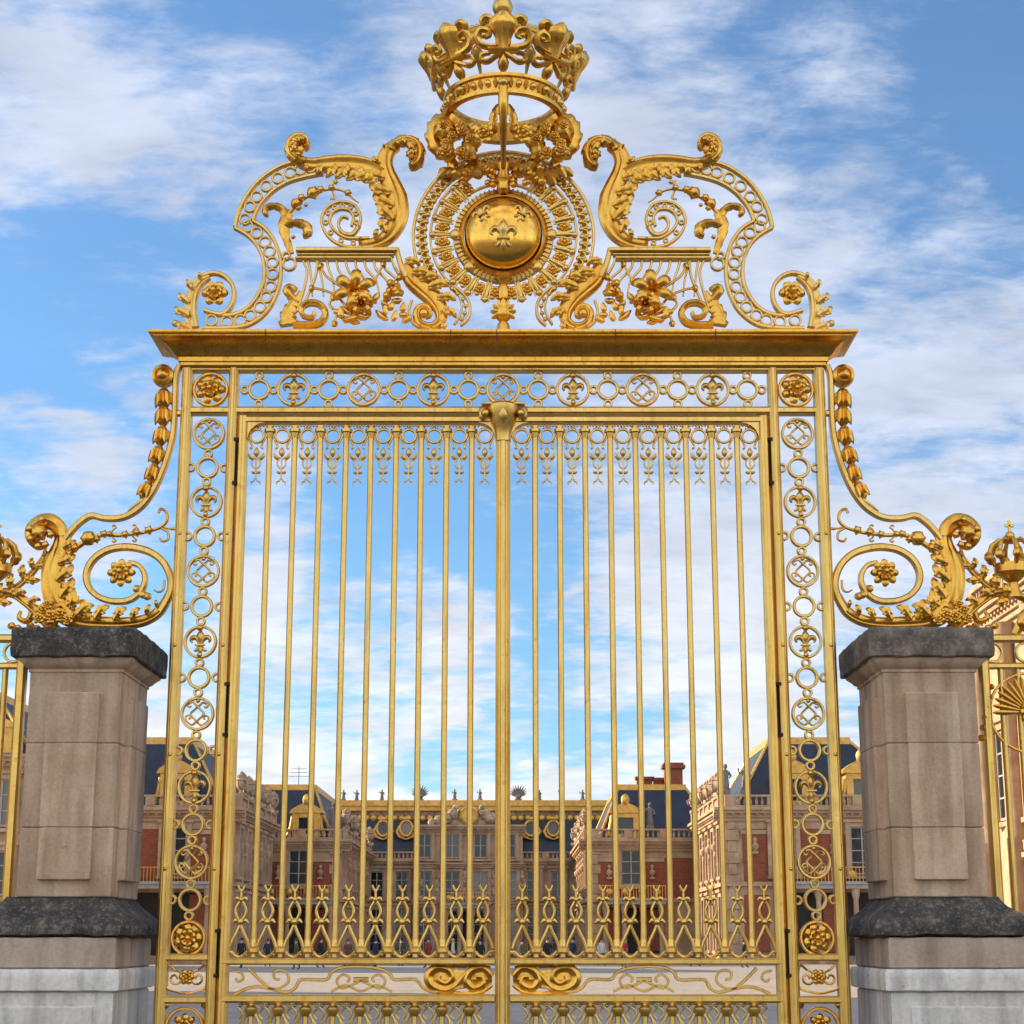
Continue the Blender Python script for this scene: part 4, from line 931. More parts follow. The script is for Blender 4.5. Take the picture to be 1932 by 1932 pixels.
def leaf(s):
    m = MB(); xs = 2.10; xp = .06
    bar(m, [(xs, .06), (xs, zlt0)], .085, .10); bar(m, [(xs + .01, .06), (xs + .01, zlt0 - .002)], .03, .118)
    zt_ = (zlt0 + zlt1) / 2; bar(m, [(xp, zt_), (xs, zt_)], zlt0 - zlt1, .098)
    for (cx, sg) in ((xs - .042, -1), (xp + .0, 1)):              # rounded upper corners
        r_ = .14; pts = [(cx, zlt1 + .003), (cx, zlt1 - r_)] + [(cx + sg * (r_ - r_ * math.cos(a)), zlt1 - r_ + r_ * math.sin(a)) for a in (R(18), R(36), R(54), R(72), R(90))]
        prism(m, pts, -.045, .045)
    for (p0, p1, d) in ((1808, 1820, .106), (1876, 1892, .106)):
        bar(m, [(xp, zr((p0 + p1) / 2)), (xs, zr((p0 + p1) / 2))], zr(p0) - zr(p1), d)
    bar(m, [(xp, .11), (xs, .11)], .08, .098)
    lf = m.build('gate_leaf', 'gold', G, s)
    m = MB(); n = 72
    for k in range(n):
        x = .2 + (1.98 - .2) * k / (n - 1); ball(m, (x, -.02, zr(804.5)), .011, (1, 1, 1), 8, 6)
    m.build('bead_row', 'gold_sat', lf, s)
    for k in range(9): place('bar', BAR, lf, (s * (.25 + .204 * k) + JIT.uniform(-.002, .002), 0, 0)).rotation_euler = (0, JIT.uniform(-.0009, .0009), JIT.uniform(0, 6))
    for k in range(10):
        x = s * (.148 + .204 * k); place('pendant', PEND, lf, (x, JIT.uniform(-.004, .004), 0)).rotation_euler.z = JIT.uniform(-.12, .12); place('spike_ornament', SPIKE, lf, (x, JIT.uniform(-.004, .004), 0)).rotation_euler.z = JIT.uniform(-.12, .12)
    for k in range(9): place('lower_bar', LOW, lf, (s * (.25 + .204 * k), 0, 0))
    # scroll frieze; traced on the left leaf
    m = MB(); L = lambda pts, r_=.011: t2(m, cr(PX(Z7, pts), 6), r_, -.02)
    f = lambda pts, r_=.034: bar(m, cr(PX(Z7, pts), 6), r_ * .7, .03, -.01)
    f([(455, 592), (520, 562), (580, 552), (640, 562), (720, 580), (768, 560), (792, 520), (830, 515), (930, 515), (955, 480), (1000, 455), (1100, 448), (1205, 458), (1258, 485), (1285, 515), (1390, 515), (1430, 555), (1480, 578), (1560, 568), (1640, 550)])
    f([(528, 455), (580, 510), (640, 562)])
    f([(640, 562), (690, 560), (735, 525), (725, 480), (690, 465), (660, 480), (665, 510), (690, 515)], .026)
    f([(450, 470), (490, 480), (500, 510), (475, 525), (462, 508)], .026)
    f([(1110, 520), (1070, 540), (1010, 560), (985, 520), (1015, 490), (1050, 505), (1040, 530)], .026); f([(1110, 520), (1150, 540), (1210, 560), (1235, 520), (1205, 490), (1170, 505), (1180, 530)], .026)
    f([(955, 578), (1030, 545), (1110, 575), (1190, 545), (1270, 578)], .026)
    f([(1070, 515), (1150, 515)], .05)
    m.build('scroll_frieze', 'gold', lf, -s)
    m = MB()
    w_ = [.02, .06, .085, .075, .065, .08, .075, .02]; relief(m, cr(PX(Z7, [(1452, 515), (1480, 515), (1530, 515), (1590, 515), (1650, 515), (1710, 515), (1760, 515), (1788, 515)]), 3), w_, w_, .12, .02, .015, 0, 0, 2, 10)
    curl_leaf(m, PX(Z7, [(1790, 500), (1740, 455), (1680, 470), (1655, 520), (1690, 560), (1740, 540), (1735, 505), (1705, 500)]), [.02, .03, .032, .03, .024, .016, .01], -.01, 0, .5)
    curl_leaf(m, PX(Z7, [(1690, 455), (1640, 500), (1590, 555), (1530, 570), (1470, 540), (1460, 490), (1500, 455), (1560, 465), (1580, 505), (1550, 535), (1515, 520), (1520, 495)]), [.012, .024, .034, .036, .036, .034, .03, .026, .022, .016, .01], -.01, 0, .5)
    curl_leaf(m, PX(Z7, [(1570, 585), (1650, 590), (1730, 582), (1790, 545)]), [.01, .02, .02, .008], -.005, 4, .4)
    curl_leaf(m, PX(Z7, [(1560, 448), (1620, 446), (1700, 444), (1780, 452)]), [.008, .016, .016, .008], -.005, 4, .4)
    m.build('cartouche', 'gold_sat', lf, -s)
for s in (-1, 1): leaf(s)
# ---- centre post
m = MB(); bar(m, [(0, .03), (0, zr(778))], .115, .13); bar(m, [(0, .03), (0, zr(800))], .05, .16)
cp = m.build('centre_post', 'gold', G)
m = MB()
lathe(m, [(.062, zr(835)), (.066, zr(822)), (.08, zr(811)), (.1, zr(802)), (.115, zr(790)), (.135, zr(778)), (.135, zr(770)), (.12, zr(766))], (0, -.03, 0), (0, 0, 1), 18)
for s in (-1, 1):
    relief(m, cr([(s * .06, zr(790)), (s * .09, zr(776)), (s * .13, zr(772)), (s * .165, zr(779)), (s * .165, zr(790)), (s * .14, zr(794))], 5), [.02, .028, .034, .034, .03, .02], [.02, .028, .034, .034, .03, .02], .8, -.06, .12)
    ball(m, (s * .145, -.1, zr(786)), .034)
relief(m, [(0, zr(800) - .02 + .03 * k) for k in range(6)], [.01, .04, .055, .06, .06, .06], [.01, .04, .055, .06, .06, .06], .6, -.12, .08)
bar(m, [(-.175, zr(768)), (.175, zr(768))], .02, .2, -.02)
m.build('capital', 'gold', cp)
# ---- side brackets (traced on the left)
def bracket(s):
    m = MB(); P_ = lambda pts, n=8: cr(PX(ZL, pts), n); kz = .2864 * u
    bar(m, P_([(1185, 125), (1163, 190), (1156, 300), (1152, 450), (1140, 580), (1112, 700), (1068, 830), (1010, 950), (940, 1045), (860, 1105), (780, 1132), (690, 1132), (605, 1115), (545, 1145), (485, 1200), (430, 1270)]), 38 * kz, .075)
    bar(m, P_([(955, 1000), (900, 1035), (840, 1085)]), [20 * kz, 14 * kz, 5 * kz], .03)
    bar(m, P_([(1130, 1200), (1200, 1200)]), 16 * kz, .03)
    bar(m, P_([(1140, 440), (1200, 440)]), 40 * kz, .05)
    b = m.build('side_bracket', 'gold', G, -s)
    m = MB(); c_ = ZL(1078, 195); lathe(m, [(.02, .06), (72 * kz, .05), (76 * kz, 0), (72 * kz, -.05), (50 * kz, -.065), (46 * kz, -.05), (30 * kz, -.075), (8 * kz, -.09)], (c_[0], 0, c_[1]), (0, 1, 0), 24)
    flower(m, c_[0], c_[1], -.04, 48 * kz, 6, 2, .4); m.build('roundel', 'gold_sat', b, -s)
    H = [(1080, 345), (1078, 458), (1064, 590), (1036, 718), (1008, 836), (960, 948)]; prev = (1078, 270)
    for i, h in enumerate(H):
        a = ZL(*prev); c_ = ZL(*h); d = Vector((c_[0] - a[0], 0, c_[1] - a[1])).normalized(); rr = 50 * kz * (1 - .03 * i)
        m = MB(); o = Vector((c_[0], 0, c_[1]))
        lathe(m, [(rr * .2, -1.5 * rr), (rr * .5, -1.35 * rr), (rr * .78, -.8 * rr), (rr * .88, -.1 * rr), (rr * .92, .5 * rr), (rr * .7, 1.0 * rr), (rr * .35, 1.4 * rr), (rr * .1, 1.7 * rr)], o, d, 15, False, 5, .12)
        for q in range(5):
            an = q * 2 * PI / 5 + .3; n_ = d.cross(Vector((0, 1, 0))); e = n_ * math.cos(an) + Vector((0, 1, 0)) * math.sin(an)
            tube(m, [tuple(o - d * 1.1 * rr + e * .5 * rr), tuple(o - d * .4 * rr + e * 1.02 * rr), tuple(o + d * .5 * rr + e * 1.05 * rr), tuple(o + d * 1.1 * rr + e * 1.3 * rr)], [rr * .15, rr * .34, rr * .36, rr * .05], 6)
        m.build('husk', 'gold_sat', b, -s); prev = (h[0] * 1.0, h[1] - 0)
        prev = H[i]
    m = MB()
    up_ = [(560, 1815), (450, 1770), (385, 1690), (355, 1590), (350, 1480), (370, 1390), (395, 1310), (402, 1240)]
    acanthus(m, PX(ZL, up_), [30 * kz, 38 * kz, 40 * kz, 42 * kz, 42 * kz, 40 * kz, 40 * kz, 38 * kz], [50 * kz, 70 * kz, 78 * kz, 80 * kz, 76 * kz, 62 * kz, 48 * kz, 34 * kz], 6, [120 * kz, 130 * kz, 130 * kz, 110 * kz, 80 * kz], -.01, -1)
    lo_ = [(420, 1765), (540, 1806), (680, 1818), (820, 1820), (950, 1802), (1050, 1745), (1115, 1640)]
    acanthus(m, PX(ZL, lo_), [50 * kz, 52 * kz, 48 * kz, 40 * kz, 34 * kz, 28 * kz, 22 * kz], [28 * kz, 28 * kz, 24 * kz, 22 * kz, 22 * kz, 22 * kz, 18 * kz], 7, [115 * kz, 110 * kz, 95 * kz, 70 * kz, 46 * kz], -.015, 1)
    curl_leaf(m, PX(ZL, [(402, 1255), (385, 1190), (330, 1152), (265, 1160), (215, 1205), (212, 1262), (250, 1310), (300, 1300)]), [40 * kz, 48 * kz, 52 * kz, 50 * kz, 44 * kz, 38 * kz, 28 * kz, 10 * kz], -.02, 0, .6, 8, .3, .06)
    for (px, pz) in ((205, 1210), (215, 1275), (262, 1325), (310, 1315), (345, 1250), (290, 1150)):
        c_ = ZL(px, pz); ball(m, (c_[0], -.06, c_[1]), 26 * kz, (1, .8, 1), 10, 7, 5, .15, 'y')
    c_ = ZL(268, 1235); ball(m, (c_[0], -.05, c_[1]), 58 * kz, (1, .9, 1), 14, 9, 7, .12, 'y')
    curl_leaf(m, PX(ZL, [(330, 1800), (380, 1740), (420, 1720), (470, 1790)]), 34 * kz, -.05, 4, .5)
    for (px, pz, r_) in ((300, 1750, 45), (350, 1790, 50), (410, 1780, 50), (330, 1710, 35), (270, 1800, 40), (460, 1810, 40)):
        c_ = ZL(px, pz); flower(m, c_[0], c_[1], -.08, r_ * kz, 5, 2, .5, random.random())
    m.build('acanthus_leaf', 'gold_sat', b, -s)
    m = MB()
    bar(m, P_([(1055, 1745), (1105, 1660), (1128, 1580), (1118, 1500), (1075, 1420), (1000, 1360), (900, 1328), (800, 1322), (700, 1345), (615, 1405), (572, 1490), (580, 1570), (630, 1635), (710, 1672), (800, 1680), (870, 1662), (925, 1615), (955, 1555), (950, 1490), (910, 1440), (850, 1425)]),
        [46 * kz, 46 * kz, 46 * kz, 42 * kz, 40 * kz, 38 * kz, 34 * kz, 28 * kz], .075)
    t2(m, P_([(1085, 1540), (1080, 1600), (1050, 1620), (1015, 1605)]), [8 * kz, 8 * kz, 5 * kz], -.02)
    for (px, pz) in ((905, 1600), (950, 1640), (975, 1650)):
        c_ = ZL(px, pz); ball(m, (c_[0], -.03, c_[1]), 26 * kz, (1, 1, 1), 10, 7, 5, .2)
    m.build('volute', 'gold', b, -s)
    m = MB(); c_ = ZL(805, 1495); flower(m, c_[0], c_[1], -.02, 92 * kz, 8, 3, .5); m.build('rosette', 'gold_sat', b, -s)
    m = MB(); st = [(455, 1370), (500, 1330), (560, 1290), (620, 1258), (700, 1240), (780, 1245), (860, 1238), (940, 1228), (1010, 1210), (1070, 1185), (1105, 1140), (1095, 1090), (1060, 1072), (1045, 1100)]
    t2(m, P_(st), [20 * kz, 18 * kz, 14 * kz, 12 * kz, 11 * kz, 10 * kz, 9 * kz], -.01)
    t2(m, P_([(1060, 1195), (1105, 1225), (1110, 1270), (1075, 1285), (1055, 1262)]), 8 * kz, -.01)
    t2(m, P_([(1080, 1190), (1110, 1200), (1145, 1200)]), 7 * kz, -.01)
    c_ = ZL(590, 1270); ball(m, (c_[0], -.04, c_[1]), 50 * kz, (1, .9, 1), 14, 9, 6, .12, 'y')
    for (px, pz, r_) in ((500, 1330, 30), (690, 1240, 26), (725, 1240, 22), (830, 1243, 26), (905, 1230, 28), (985, 1215, 30), (640, 1275, 26)):
        c_ = ZL(px, pz); ball(m, (c_[0], -.03, c_[1]), r_ * kz, (1, 1, 1), 10, 7, 5, .2, 'y')
    for (px, pz) in ((745, 1235), (880, 1232)):
        for t in (-1, 1): t2(m, P_([(px - 15, pz), (px + 5, pz - t * 30), (px + 22, pz - t * 42), (px + 8, pz - t * 55), (px - 5, pz - t * 45)]), 6 * kz, -.01)
    m.build('flower_sprig', 'gold_sat', b, -s)
for s in (-1, 1): bracket(s)
# ---- crest scrolls (traced on the left)
def rails(m, A, B, nring, rr, wr, d=.06, w=None):
    a = cr(PX(Z3, A), 10); b = cr(PX(Z3, B), 10)
    bar(m, a, w or 24 * k3, d); bar(m, b, w or 24 * k3, d)
    for i in range(nring):
        t = (i + .5) / nring; p = a[int(t * (len(a) - 1))]; q = b[int(t * (len(b) - 1))]
        c_ = ((p[0] + q[0]) / 2, (p[1] + q[1]) / 2); gap = math.hypot(p[0] - q[0], p[1] - q[1]) / 2
        ring(m, c_[0], c_[1], min(rr, gap - 12 * k3 + wr * .2), wr, d * .7, 0, 18)
def crest(s):
    m = MB(); k = k3
    rails(m, [(492, 705), (520, 600), (570, 505), (640, 415), (720, 350), (800, 305), (880, 280), (960, 262)], [(612, 665), (640, 595), (690, 525), (760, 458), (850, 408), (950, 378), (1030, 362), (1075, 355)], 8, 36 * k, 13 * k)
    rails(m, [(492, 712), (560, 750), (620, 802), (662, 872), (685, 955), (684, 1050), (658, 1132), (608, 1210), (540, 1264), (460, 1288), (385, 1282), (290, 1255)],
          [(612, 668), (690, 716), (752, 796), (785, 880), (797, 962), (792, 1060), (768, 1150), (722, 1240), (650, 1312), (560, 1358), (430, 1372), (280, 1372)], 13, 36 * k, 13 * k)
    t2(m, cr(PX(Z3, [(492, 700), (505, 706), (492, 715)]), 3), 12 * k)
    b = m.build('crest_scroll', 'gold', G, -s)
    m = MB()
    acanthus(m, PX(Z3, [(1470, 330), (1400, 290), (1300, 268), (1190, 264), (1090, 272), (1000, 282), (920, 268)]), [18 * k, 30 * k, 36 * k, 40 * k, 38 * k, 34 * k, 30 * k], [64 * k, 70 * k, 66 * k, 58 * k, 48 * k, 36 * k, 28 * k], 7, [110 * k, 120 * k, 115 * k, 105 * k, 70 * k, 40 * k], -.01, 1)
    curl_leaf(m, PX(Z3, [(960, 285), (900, 262), (868, 210), (885, 160), (930, 140), (965, 165), (955, 200)]), [30 * k, 44 * k, 46 * k, 42 * k, 36 * k, 28 * k, 12 * k], -.03, 5, .7, 8, .25, .05)
    c_ = Z3(925, 212); ball(m, (c_[0], -.05, c_[1]), 34 * k, (1, .8, 1.1), 14, 9, 6, .15, 'y')
    acanthus(m, PX(Z3, [(900, 275), (862, 235), (852, 185), (880, 140), (925, 122), (965, 140), (975, 170)]), [10 * k, 14 * k, 16 * k, 16 * k, 14 * k, 10 * k, 5 * k], [14 * k, 20 * k, 26 * k, 28 * k, 26 * k, 18 * k, 6 * k], 6, [40 * k, 52 * k, 56 * k, 52 * k, 36 * k], -.06, -1, .04, 6)
    m.build('acanthus_leaf', 'gold_sat', b, -s)
    m = MB()
    main = [(1310, 828), (1420, 812), (1500, 765), (1552, 685), (1570, 600), (1560, 510), (1532, 430), (1500, 350), (1486, 275), (1510, 205), (1560, 165)]
    acanthus(m, PX(Z3, main), [30 * k, 36 * k, 50 * k, 62 * k, 70 * k, 70 * k, 60 * k, 50 * k, 46 * k, 42 * k, 34 * k], [24 * k, 26 * k, 32 * k, 38 * k, 42 * k, 46 * k, 46 * k, 42 * k, 40 * k, 34 * k, 28 * k], 9, [30 * k, 60 * k, 95 * k, 130 * k, 140 * k, 130 * k, 100 * k, 60 * k, 26 * k], -.01, 1)
    curl_leaf(m, PX(Z3, [(1520, 200), (1560, 150), (1620, 138), (1680, 165), (1700, 225), (1680, 290), (1640, 310)]), [40 * k, 36 * k, 40 * k, 46 * k, 50 * k, 46 * k, 16 * k], -.02, 6, .7, 8, .3, .05)
    c_ = Z3(1650, 240); ball(m, (c_[0], -.05, c_[1]), 30 * k, (1, .8, 1.15), 14, 9, 7, .15, 'y')
    acanthus(m, PX(Z3, [(1560, 158), (1620, 138), (1680, 160), (1705, 215), (1695, 275), (1660, 312)]), [12 * k, 16 * k, 18 * k, 18 * k, 14 * k, 6 * k], [12 * k, 20 * k, 24 * k, 26 * k, 22 * k, 8 * k], 6, [36 * k, 56 * k, 62 * k, 56 * k, 36 * k], -.06, -1, .04, 6)
    m.build('scroll_leaf', 'gold_sat', b, -s)
    m = MB()
    rails(m, [(1400, 838), (1300, 842), (1200, 828), (1110, 770), (1064, 680), (1085, 600), (1145, 552), (1215, 542), (1285, 568), (1322, 640), (1310, 710)],
          [(1380, 780), (1300, 782), (1220, 775), (1150, 728), (1118, 672), (1130, 625), (1165, 595), (1210, 588), (1252, 602), (1275, 645), (1262, 700)], 11, 14 * k, 10 * k, .05, 18 * k)
    bar(m, cr(PX(Z3, [(1310, 700), (1270, 752), (1215, 750), (1180, 712), (1178, 672), (1205, 640), (1240, 650)]), 6), [34 * k, 24 * k, 18 * k, 12 * k], .05)
    m.build('volute', 'gold', b, -s)
    m = MB()
    curl_leaf(m, PX(Z3, [(868, 880), (845, 820), (822, 750), (815, 690), (835, 640), (860, 600)]), [16 * k, 24 * k, 32 * k, 38 * k, 34 * k, 20 * k], -.01, 4, .5, 6, .2)
    curl_leaf(m, PX(Z3, [(832, 640), (805, 590), (755, 568), (705, 580), (690, 615), (715, 632)]), [24 * k, 26 * k, 24 * k, 22 * k, 18 * k, 10 * k], -.015, 5, .6, 6, .3)
    curl_leaf(m, PX(Z3, [(822, 700), (880, 680), (940, 688), (975, 720), (968, 755), (940, 765)]), [24 * k, 26 * k, 32 * k, 34 * k, 28 * k, 14 * k], -.015, 5, .6, 6, .3)
    t2(m, cr(PX(Z3, [(850, 620), (900, 565), (960, 515), (1030, 480), (1100, 462), (1170, 460), (1230, 482), (1270, 520), (1310, 548)]), 6), [14 * k, 12 * k, 10 * k, 8 * k, 5 * k], -.01)
    t2(m, cr(PX(Z3, [(1120, 440), (1145, 490), (1150, 520), (1120, 525)]), 5), 8 * k, -.01); t2(m, cr(PX(Z3, [(1130, 400), (1140, 430), (1125, 462)]), 5), 8 * k, -.01)
    for (a, c_, r_) in ((900, 560, 38), (935, 520, 26), (1010, 490, 44), (1060, 468, 26), (1240, 490, 24), (1130, 455, 22), (915, 590, 20), (965, 570, 14), (880, 780, 16), (1160, 420, 16)):
        p = Z3(a, c_); ball(m, (p[0], -.03, p[1]), r_ * k, (1, 1, 1), 11, 7, 5, .18, 'y')
    m.build('garland', 'gold_sat', b, -s)
    # console with reeds
    m = MB()
    bar(m, PX(Z3, [(900, 868), (1565, 868)]), 30 * k, .12, -.01); bar(m, PX(Z3, [(905, 893), (1540, 893)]), 12 * k, .09); bar(m, PX(Z3, [(895, 916), (1522, 916)]), 16 * k, .1)
    bar(m, cr(PX(Z3, [(1560, 856), (1575, 920), (1595, 980), (1625, 1040)]), 6), [34 * k, 36 * k, 40 * k], .1)
    bar(m, cr(PX(Z3, [(1525, 916), (1540, 960), (1575, 1020)]), 6), [12 * k, 16 * k], .08)
    for i in range(9):
        a = 975 + 62 * i; cv = 22 + 9 * i
        bar(m, cr(PX(Z3, [(a, 922), (a + 12, 980), (a + cv, 1060), (a + cv * 1.3, 1160)]), 5), [18 * k, 15 * k, 9 * k], .03)
    bar(m, cr(PX(Z3, [(940, 922), (968, 1000), (955, 1090), (925, 1190), (905, 1260)]), 6), 16 * k, .04); bar(m, cr(PX(Z3, [(1035, 930), (1030, 1010), (1000, 1100), (965, 1180), (940, 1260)]), 6), 15 * k, .04)
    for (a, c_, r_) in ((852, 950, 42), (832, 898, 24)):
        p = Z3(a, c_); ring(m, p[0], p[1], r_ * k, 13 * k, .05)
    m.build('console', 'gold', b, -s)
    m = MB()
    acanthus(m, PX(Z3, [(1600, 960), (1650, 1060), (1720, 1125), (1785, 1185), (1835, 1260), (1835, 1325), (1785, 1358), (1720, 1340), (1692, 1285), (1715, 1238), (1760, 1240), (1775, 1280), (1745, 1295)]),
           [30 * k, 44 * k, 46 * k, 40 * k, 30 * k, 24 * k, 22 * k, 20 * k, 18 * k, 16 * k, 14 * k, 12 * k, 9 * k], [34 * k, 50 * k, 56 * k, 50 * k, 40 * k, 26 * k, 22 * k, 20 * k, 18 * k, 16 * k, 14 * k, 12 * k, 9 * k], 14, [90 * k, 110 * k, 110 * k, 80 * k, 20 * k, 6 * k, 5 * k, 5 * k], -.02, 1, .05, 7)
    p = Z3(1738, 1285); ball(m, (p[0], -.04, p[1]), 34 * k, (1, 1, 1), 12, 8)
    bar(m, cr(PX(Z3, [(1660, 1190), (1640, 1260), (1660, 1330), (1720, 1375)]), 6), 16 * k, .05)
    m.build('console_leaf', 'gold_sat', b, -s); m = MB()
    relief(m, cr(PX(Z3, [(900, 1200), (850, 1150), (835, 1120), (860, 1105), (890, 1130)]), 6), 26 * k, 26 * k, .6, -.02, .04, 4, .3)
    relief(m, cr(PX(Z3, [(840, 1355), (835, 1290), (865, 1225), (900, 1180), (930, 1130)]), 6), [70 * k, 62 * k, 46 * k, 30 * k, 10 * k], [60 * k, 46 * k, 36 * k, 26 * k, 8 * k], .4, -.02, .05, 6, .5, 2)
    relief(m, cr(PX(Z3, [(880, 1350), (980, 1352), (1060, 1330), (1090, 1270), (1050, 1215), (980, 1205), (930, 1240), (945, 1290), (1000, 1300), (1020, 1265)]), 7), [26 * k, 24 * k, 22 * k, 20 * k, 20 * k, 20 * k, 16 * k, 14 * k, 10 * k], [26 * k, 24 * k, 22 * k, 20 * k, 20 * k, 20 * k, 16 * k, 14 * k, 10 * k], .6, -.02, .05)
    m.build('console_scroll', 'gold_sat', b, -s)
    # lily bouquet
    m = MB(); rnd = random.Random(5)
    for (a, c_, r_, n, ro) in ((1285, 1140, 150, 6, .4), (1330, 1225, 105, 6, .1)):
        p = Z3(a, c_)
        for i in range(n):
            an = ro + 2 * PI * i / n; ca, sa = math.cos(an), math.sin(an); q = r_ * k
            w_ = [q * .1, q * .2, q * .25, q * .2, q * .06]
            relief(m, [(p[0] + ca * q * t, p[1] + sa * q * t) for t in (.05, .25, .5, .72, .9, 1.0)], w_, w_, .45, -.07, .012, 0, 0, 1, 6, [.0, .03, .05, .045, .02, -.01])
        for i in range(5):
            an = i * 1.25; tube(m, [(p[0], -.08, p[1]), (p[0] + math.cos(an) * r_ * k * .25, -.16, p[1] + math.sin(an) * r_ * k * .25)], [.006, .009], 5)
    p = Z3(1530, 1150)
    for i in range(12):
        an = rnd.random() * 6.28; rr = rnd.random() * 60 * k; ball(m, (p[0] + math.cos(an) * rr, -.05 - rnd.random() * .05, p[1] + math.sin(an) * rr), 26 * k, (1, 1, 1), 9, 6, 5, .15)
    for i in range(26):
        a, c_ = rnd.uniform(1130, 1600), rnd.uniform(1200, 1345); an = rnd.uniform(-2.6, .6); ln = rnd.uniform(50, 110)
        if a < 1230 and c_ < 1250: continue
        pts = [(a, c_), (a + math.cos(an) * ln * .5, c_ + math.sin(an) * ln * .5 + 8), (a + math.cos(an) * ln, c_ + math.sin(an) * ln)]
        w_ = [6 * k, 22 * k, 20 * k, 3 * k]; relief(m, cr(PX(Z3, pts), 4), w_, w_, .4, -.03 - rnd.random() * .05, .012, 3, .3, 1, 6)
    for pts in ([(1290, 1330), (1180, 1180), (1080, 1130), (1000, 1115)], [(1250, 1330), (1150, 1260), (1120, 1220), (1140, 1180)], [(1240, 1340), (1170, 1300), (1150, 1350)], [(1500, 1120), (1550, 1060), (1580, 1045)], [(1400, 1100), (1450, 1000), (1470, 960)], [(1200, 1110), (1100, 1040), (1060, 970)]):
        t2(m, cr(PX(Z3, pts), 5), 9 * k, -.03); p = Z3(*pts[-1]); ball(m, (p[0], -.03, p[1]), 20 * k, (1, 1, 1.2), 9, 6, 5, .2)
    m.build('lily_bouquet', 'gold_sat', b, -s)
    # outer low volute with flower
    m = MB()
    acanthus(m, PX(Z3, [(230, 1372), (215, 1290), (215, 1210), (235, 1130), (280, 1070), (330, 1040)]), [30 * k, 30 * k, 30 * k, 28 * k, 20 * k, 10 * k], [30 * k, 30 * k, 30 * k, 28 * k, 20 * k, 10 * k], 5, [95 * k, 95 * k, 80 * k, 60 * k, 40 * k], -.03, 1)
    bar(m, cr(PX(Z3, [(290, 1255), (400, 1282), (460, 1240), (488, 1170), (480, 1095), (430, 1035), (355, 1010), (275, 1035), (210, 1090)]), 7), [22 * k, 26 * k, 26 * k, 26 * k, 26 * k, 24 * k], .072)
    p = Z3(105, 1345); ball(m, (p[0], -.02, p[1]), 24 * k)
    m.build('end_volute', 'gold', b, -s)
    m = MB(); p = Z3(365, 1150); flower(m, p[0], p[1], -.02, 88 * k, 6, 3, .55); m.build('rosette', 'gold_sat', b, -s)
for s in (-1, 1): crest(s)
# ---- sun medallion
mc = Z2(915, 690); mr_ = .2083 / 223.0
cx0, cz0 = 0.0, mc[1]
def pol(r, a): return (cx0 + r * mr_ * math.sin(a), cz0 + r * mr_ * math.cos(a))
m = MB(); A1 = R(128)
for (r, w) in ((800, 26), (648, 18)): bar(m, [pol(r, -A1 + 2 * A1 * i / 60) for i in range(61)], w * mr_, .06)
ab = lambda q: (abs(q[0] - mc[0]), q[1])
for s in (-1, 1):
    o_ = [pol(800, A1 - .12), pol(800, A1 - .01)] + [ab(Z2(*p)) for p in [(375, 1095), (480, 1155), (570, 1235), (612, 1330), (598, 1430), (530, 1500)]]
    i_ = [pol(648, A1 - .12), pol(648, A1 - .01)] + [ab(Z2(*p)) for p in [(450, 1150), (510, 1225), (538, 1330), (515, 1420), (470, 1490)]]
    bar(m, [(s * x_, z_) for x_, z_ in cr(o_, 7)], 24 * mr_, .058); bar(m, [(s * x_, z_) for x_, z_ in cr(i_, 7)], 18 * mr_, .056)
bar(m, [pol(505, 2 * PI * i / 60) for i in range(60)], 20 * mr_, .04, .01, True)
med = m.build('sun_medallion', 'gold', G)
m = MB(); prof = [(330, -.05)]
lathe(m, [(2 * mr_, .20)] + [(338 * mr_ * math.sin(R(a)), .17 * math.cos(R(a)) + .03) for a in (12, 24, 36, 48, 60, 72, 84)] + [(345 * mr_, .0), (345 * mr_, -.05)], (cx0, -.02, cz0), (0, -1, 0), 48)
m.build('dome', 'gold_polish', med)
m = MB()
for (dx, dz, h, t) in ((-195, 150, 210, .45), (175, 150, 210, -.45), (0, -75, 280, 0)):
    x_, z_ = dx * mr_, dz * mr_
    def q(a, y, b, x_=x_, z_=z_, t=t): 
        X_, Z_ = x_ + a * math.cos(t) - b * math.sin(t), z_ + a * math.sin(t) + b * math.cos(t)
        rr = min(.999, math.hypot(X_, Z_) / (340 * mr_)); return (cx0 + X_, -.055 - .17 * math.sqrt(1 - rr * rr) + y, cz0 + Z_)
    fleur(m, 0, 0, h * mr_, -.004, .02, q)
m.build('arms_fleur_de_lis', 'gold', med)
m = MB(); lathe(m, [(350 * mr_, .02), (352 * mr_, .06), (372 * mr_, .075), (385 * mr_, .05), (400 * mr_, .03), (440 * mr_, .02), (448 * mr_, -.03), (350 * mr_, -.03)], (cx0, 0, cz0), (0, -1, 0), 60, True)
for i in range(64):
    a = 2 * PI * i / 64; p0 = pol(392, a); p1 = pol(442, a); tube(m, [(p0[0], -.045, p0[1]), (p1[0], -.03, p1[1])], .008, 6)
for i in range(8):
    a = 2 * PI * i / 8
    if i in (1, 7): continue
    p = pol(425, a); ball(m, (p[0], -.03, p[1]), 52 * mr_, (1, .7, 1), 12, 8)
m.build('inner_collar', 'gold', med)
nr = 24
rm = MB(); flower(rm, 0, 0, 0, 70 * mr_, 6, 2, .55); rme = rm.mesh('ray_rosette', 'gold_sat')
sm = MB()
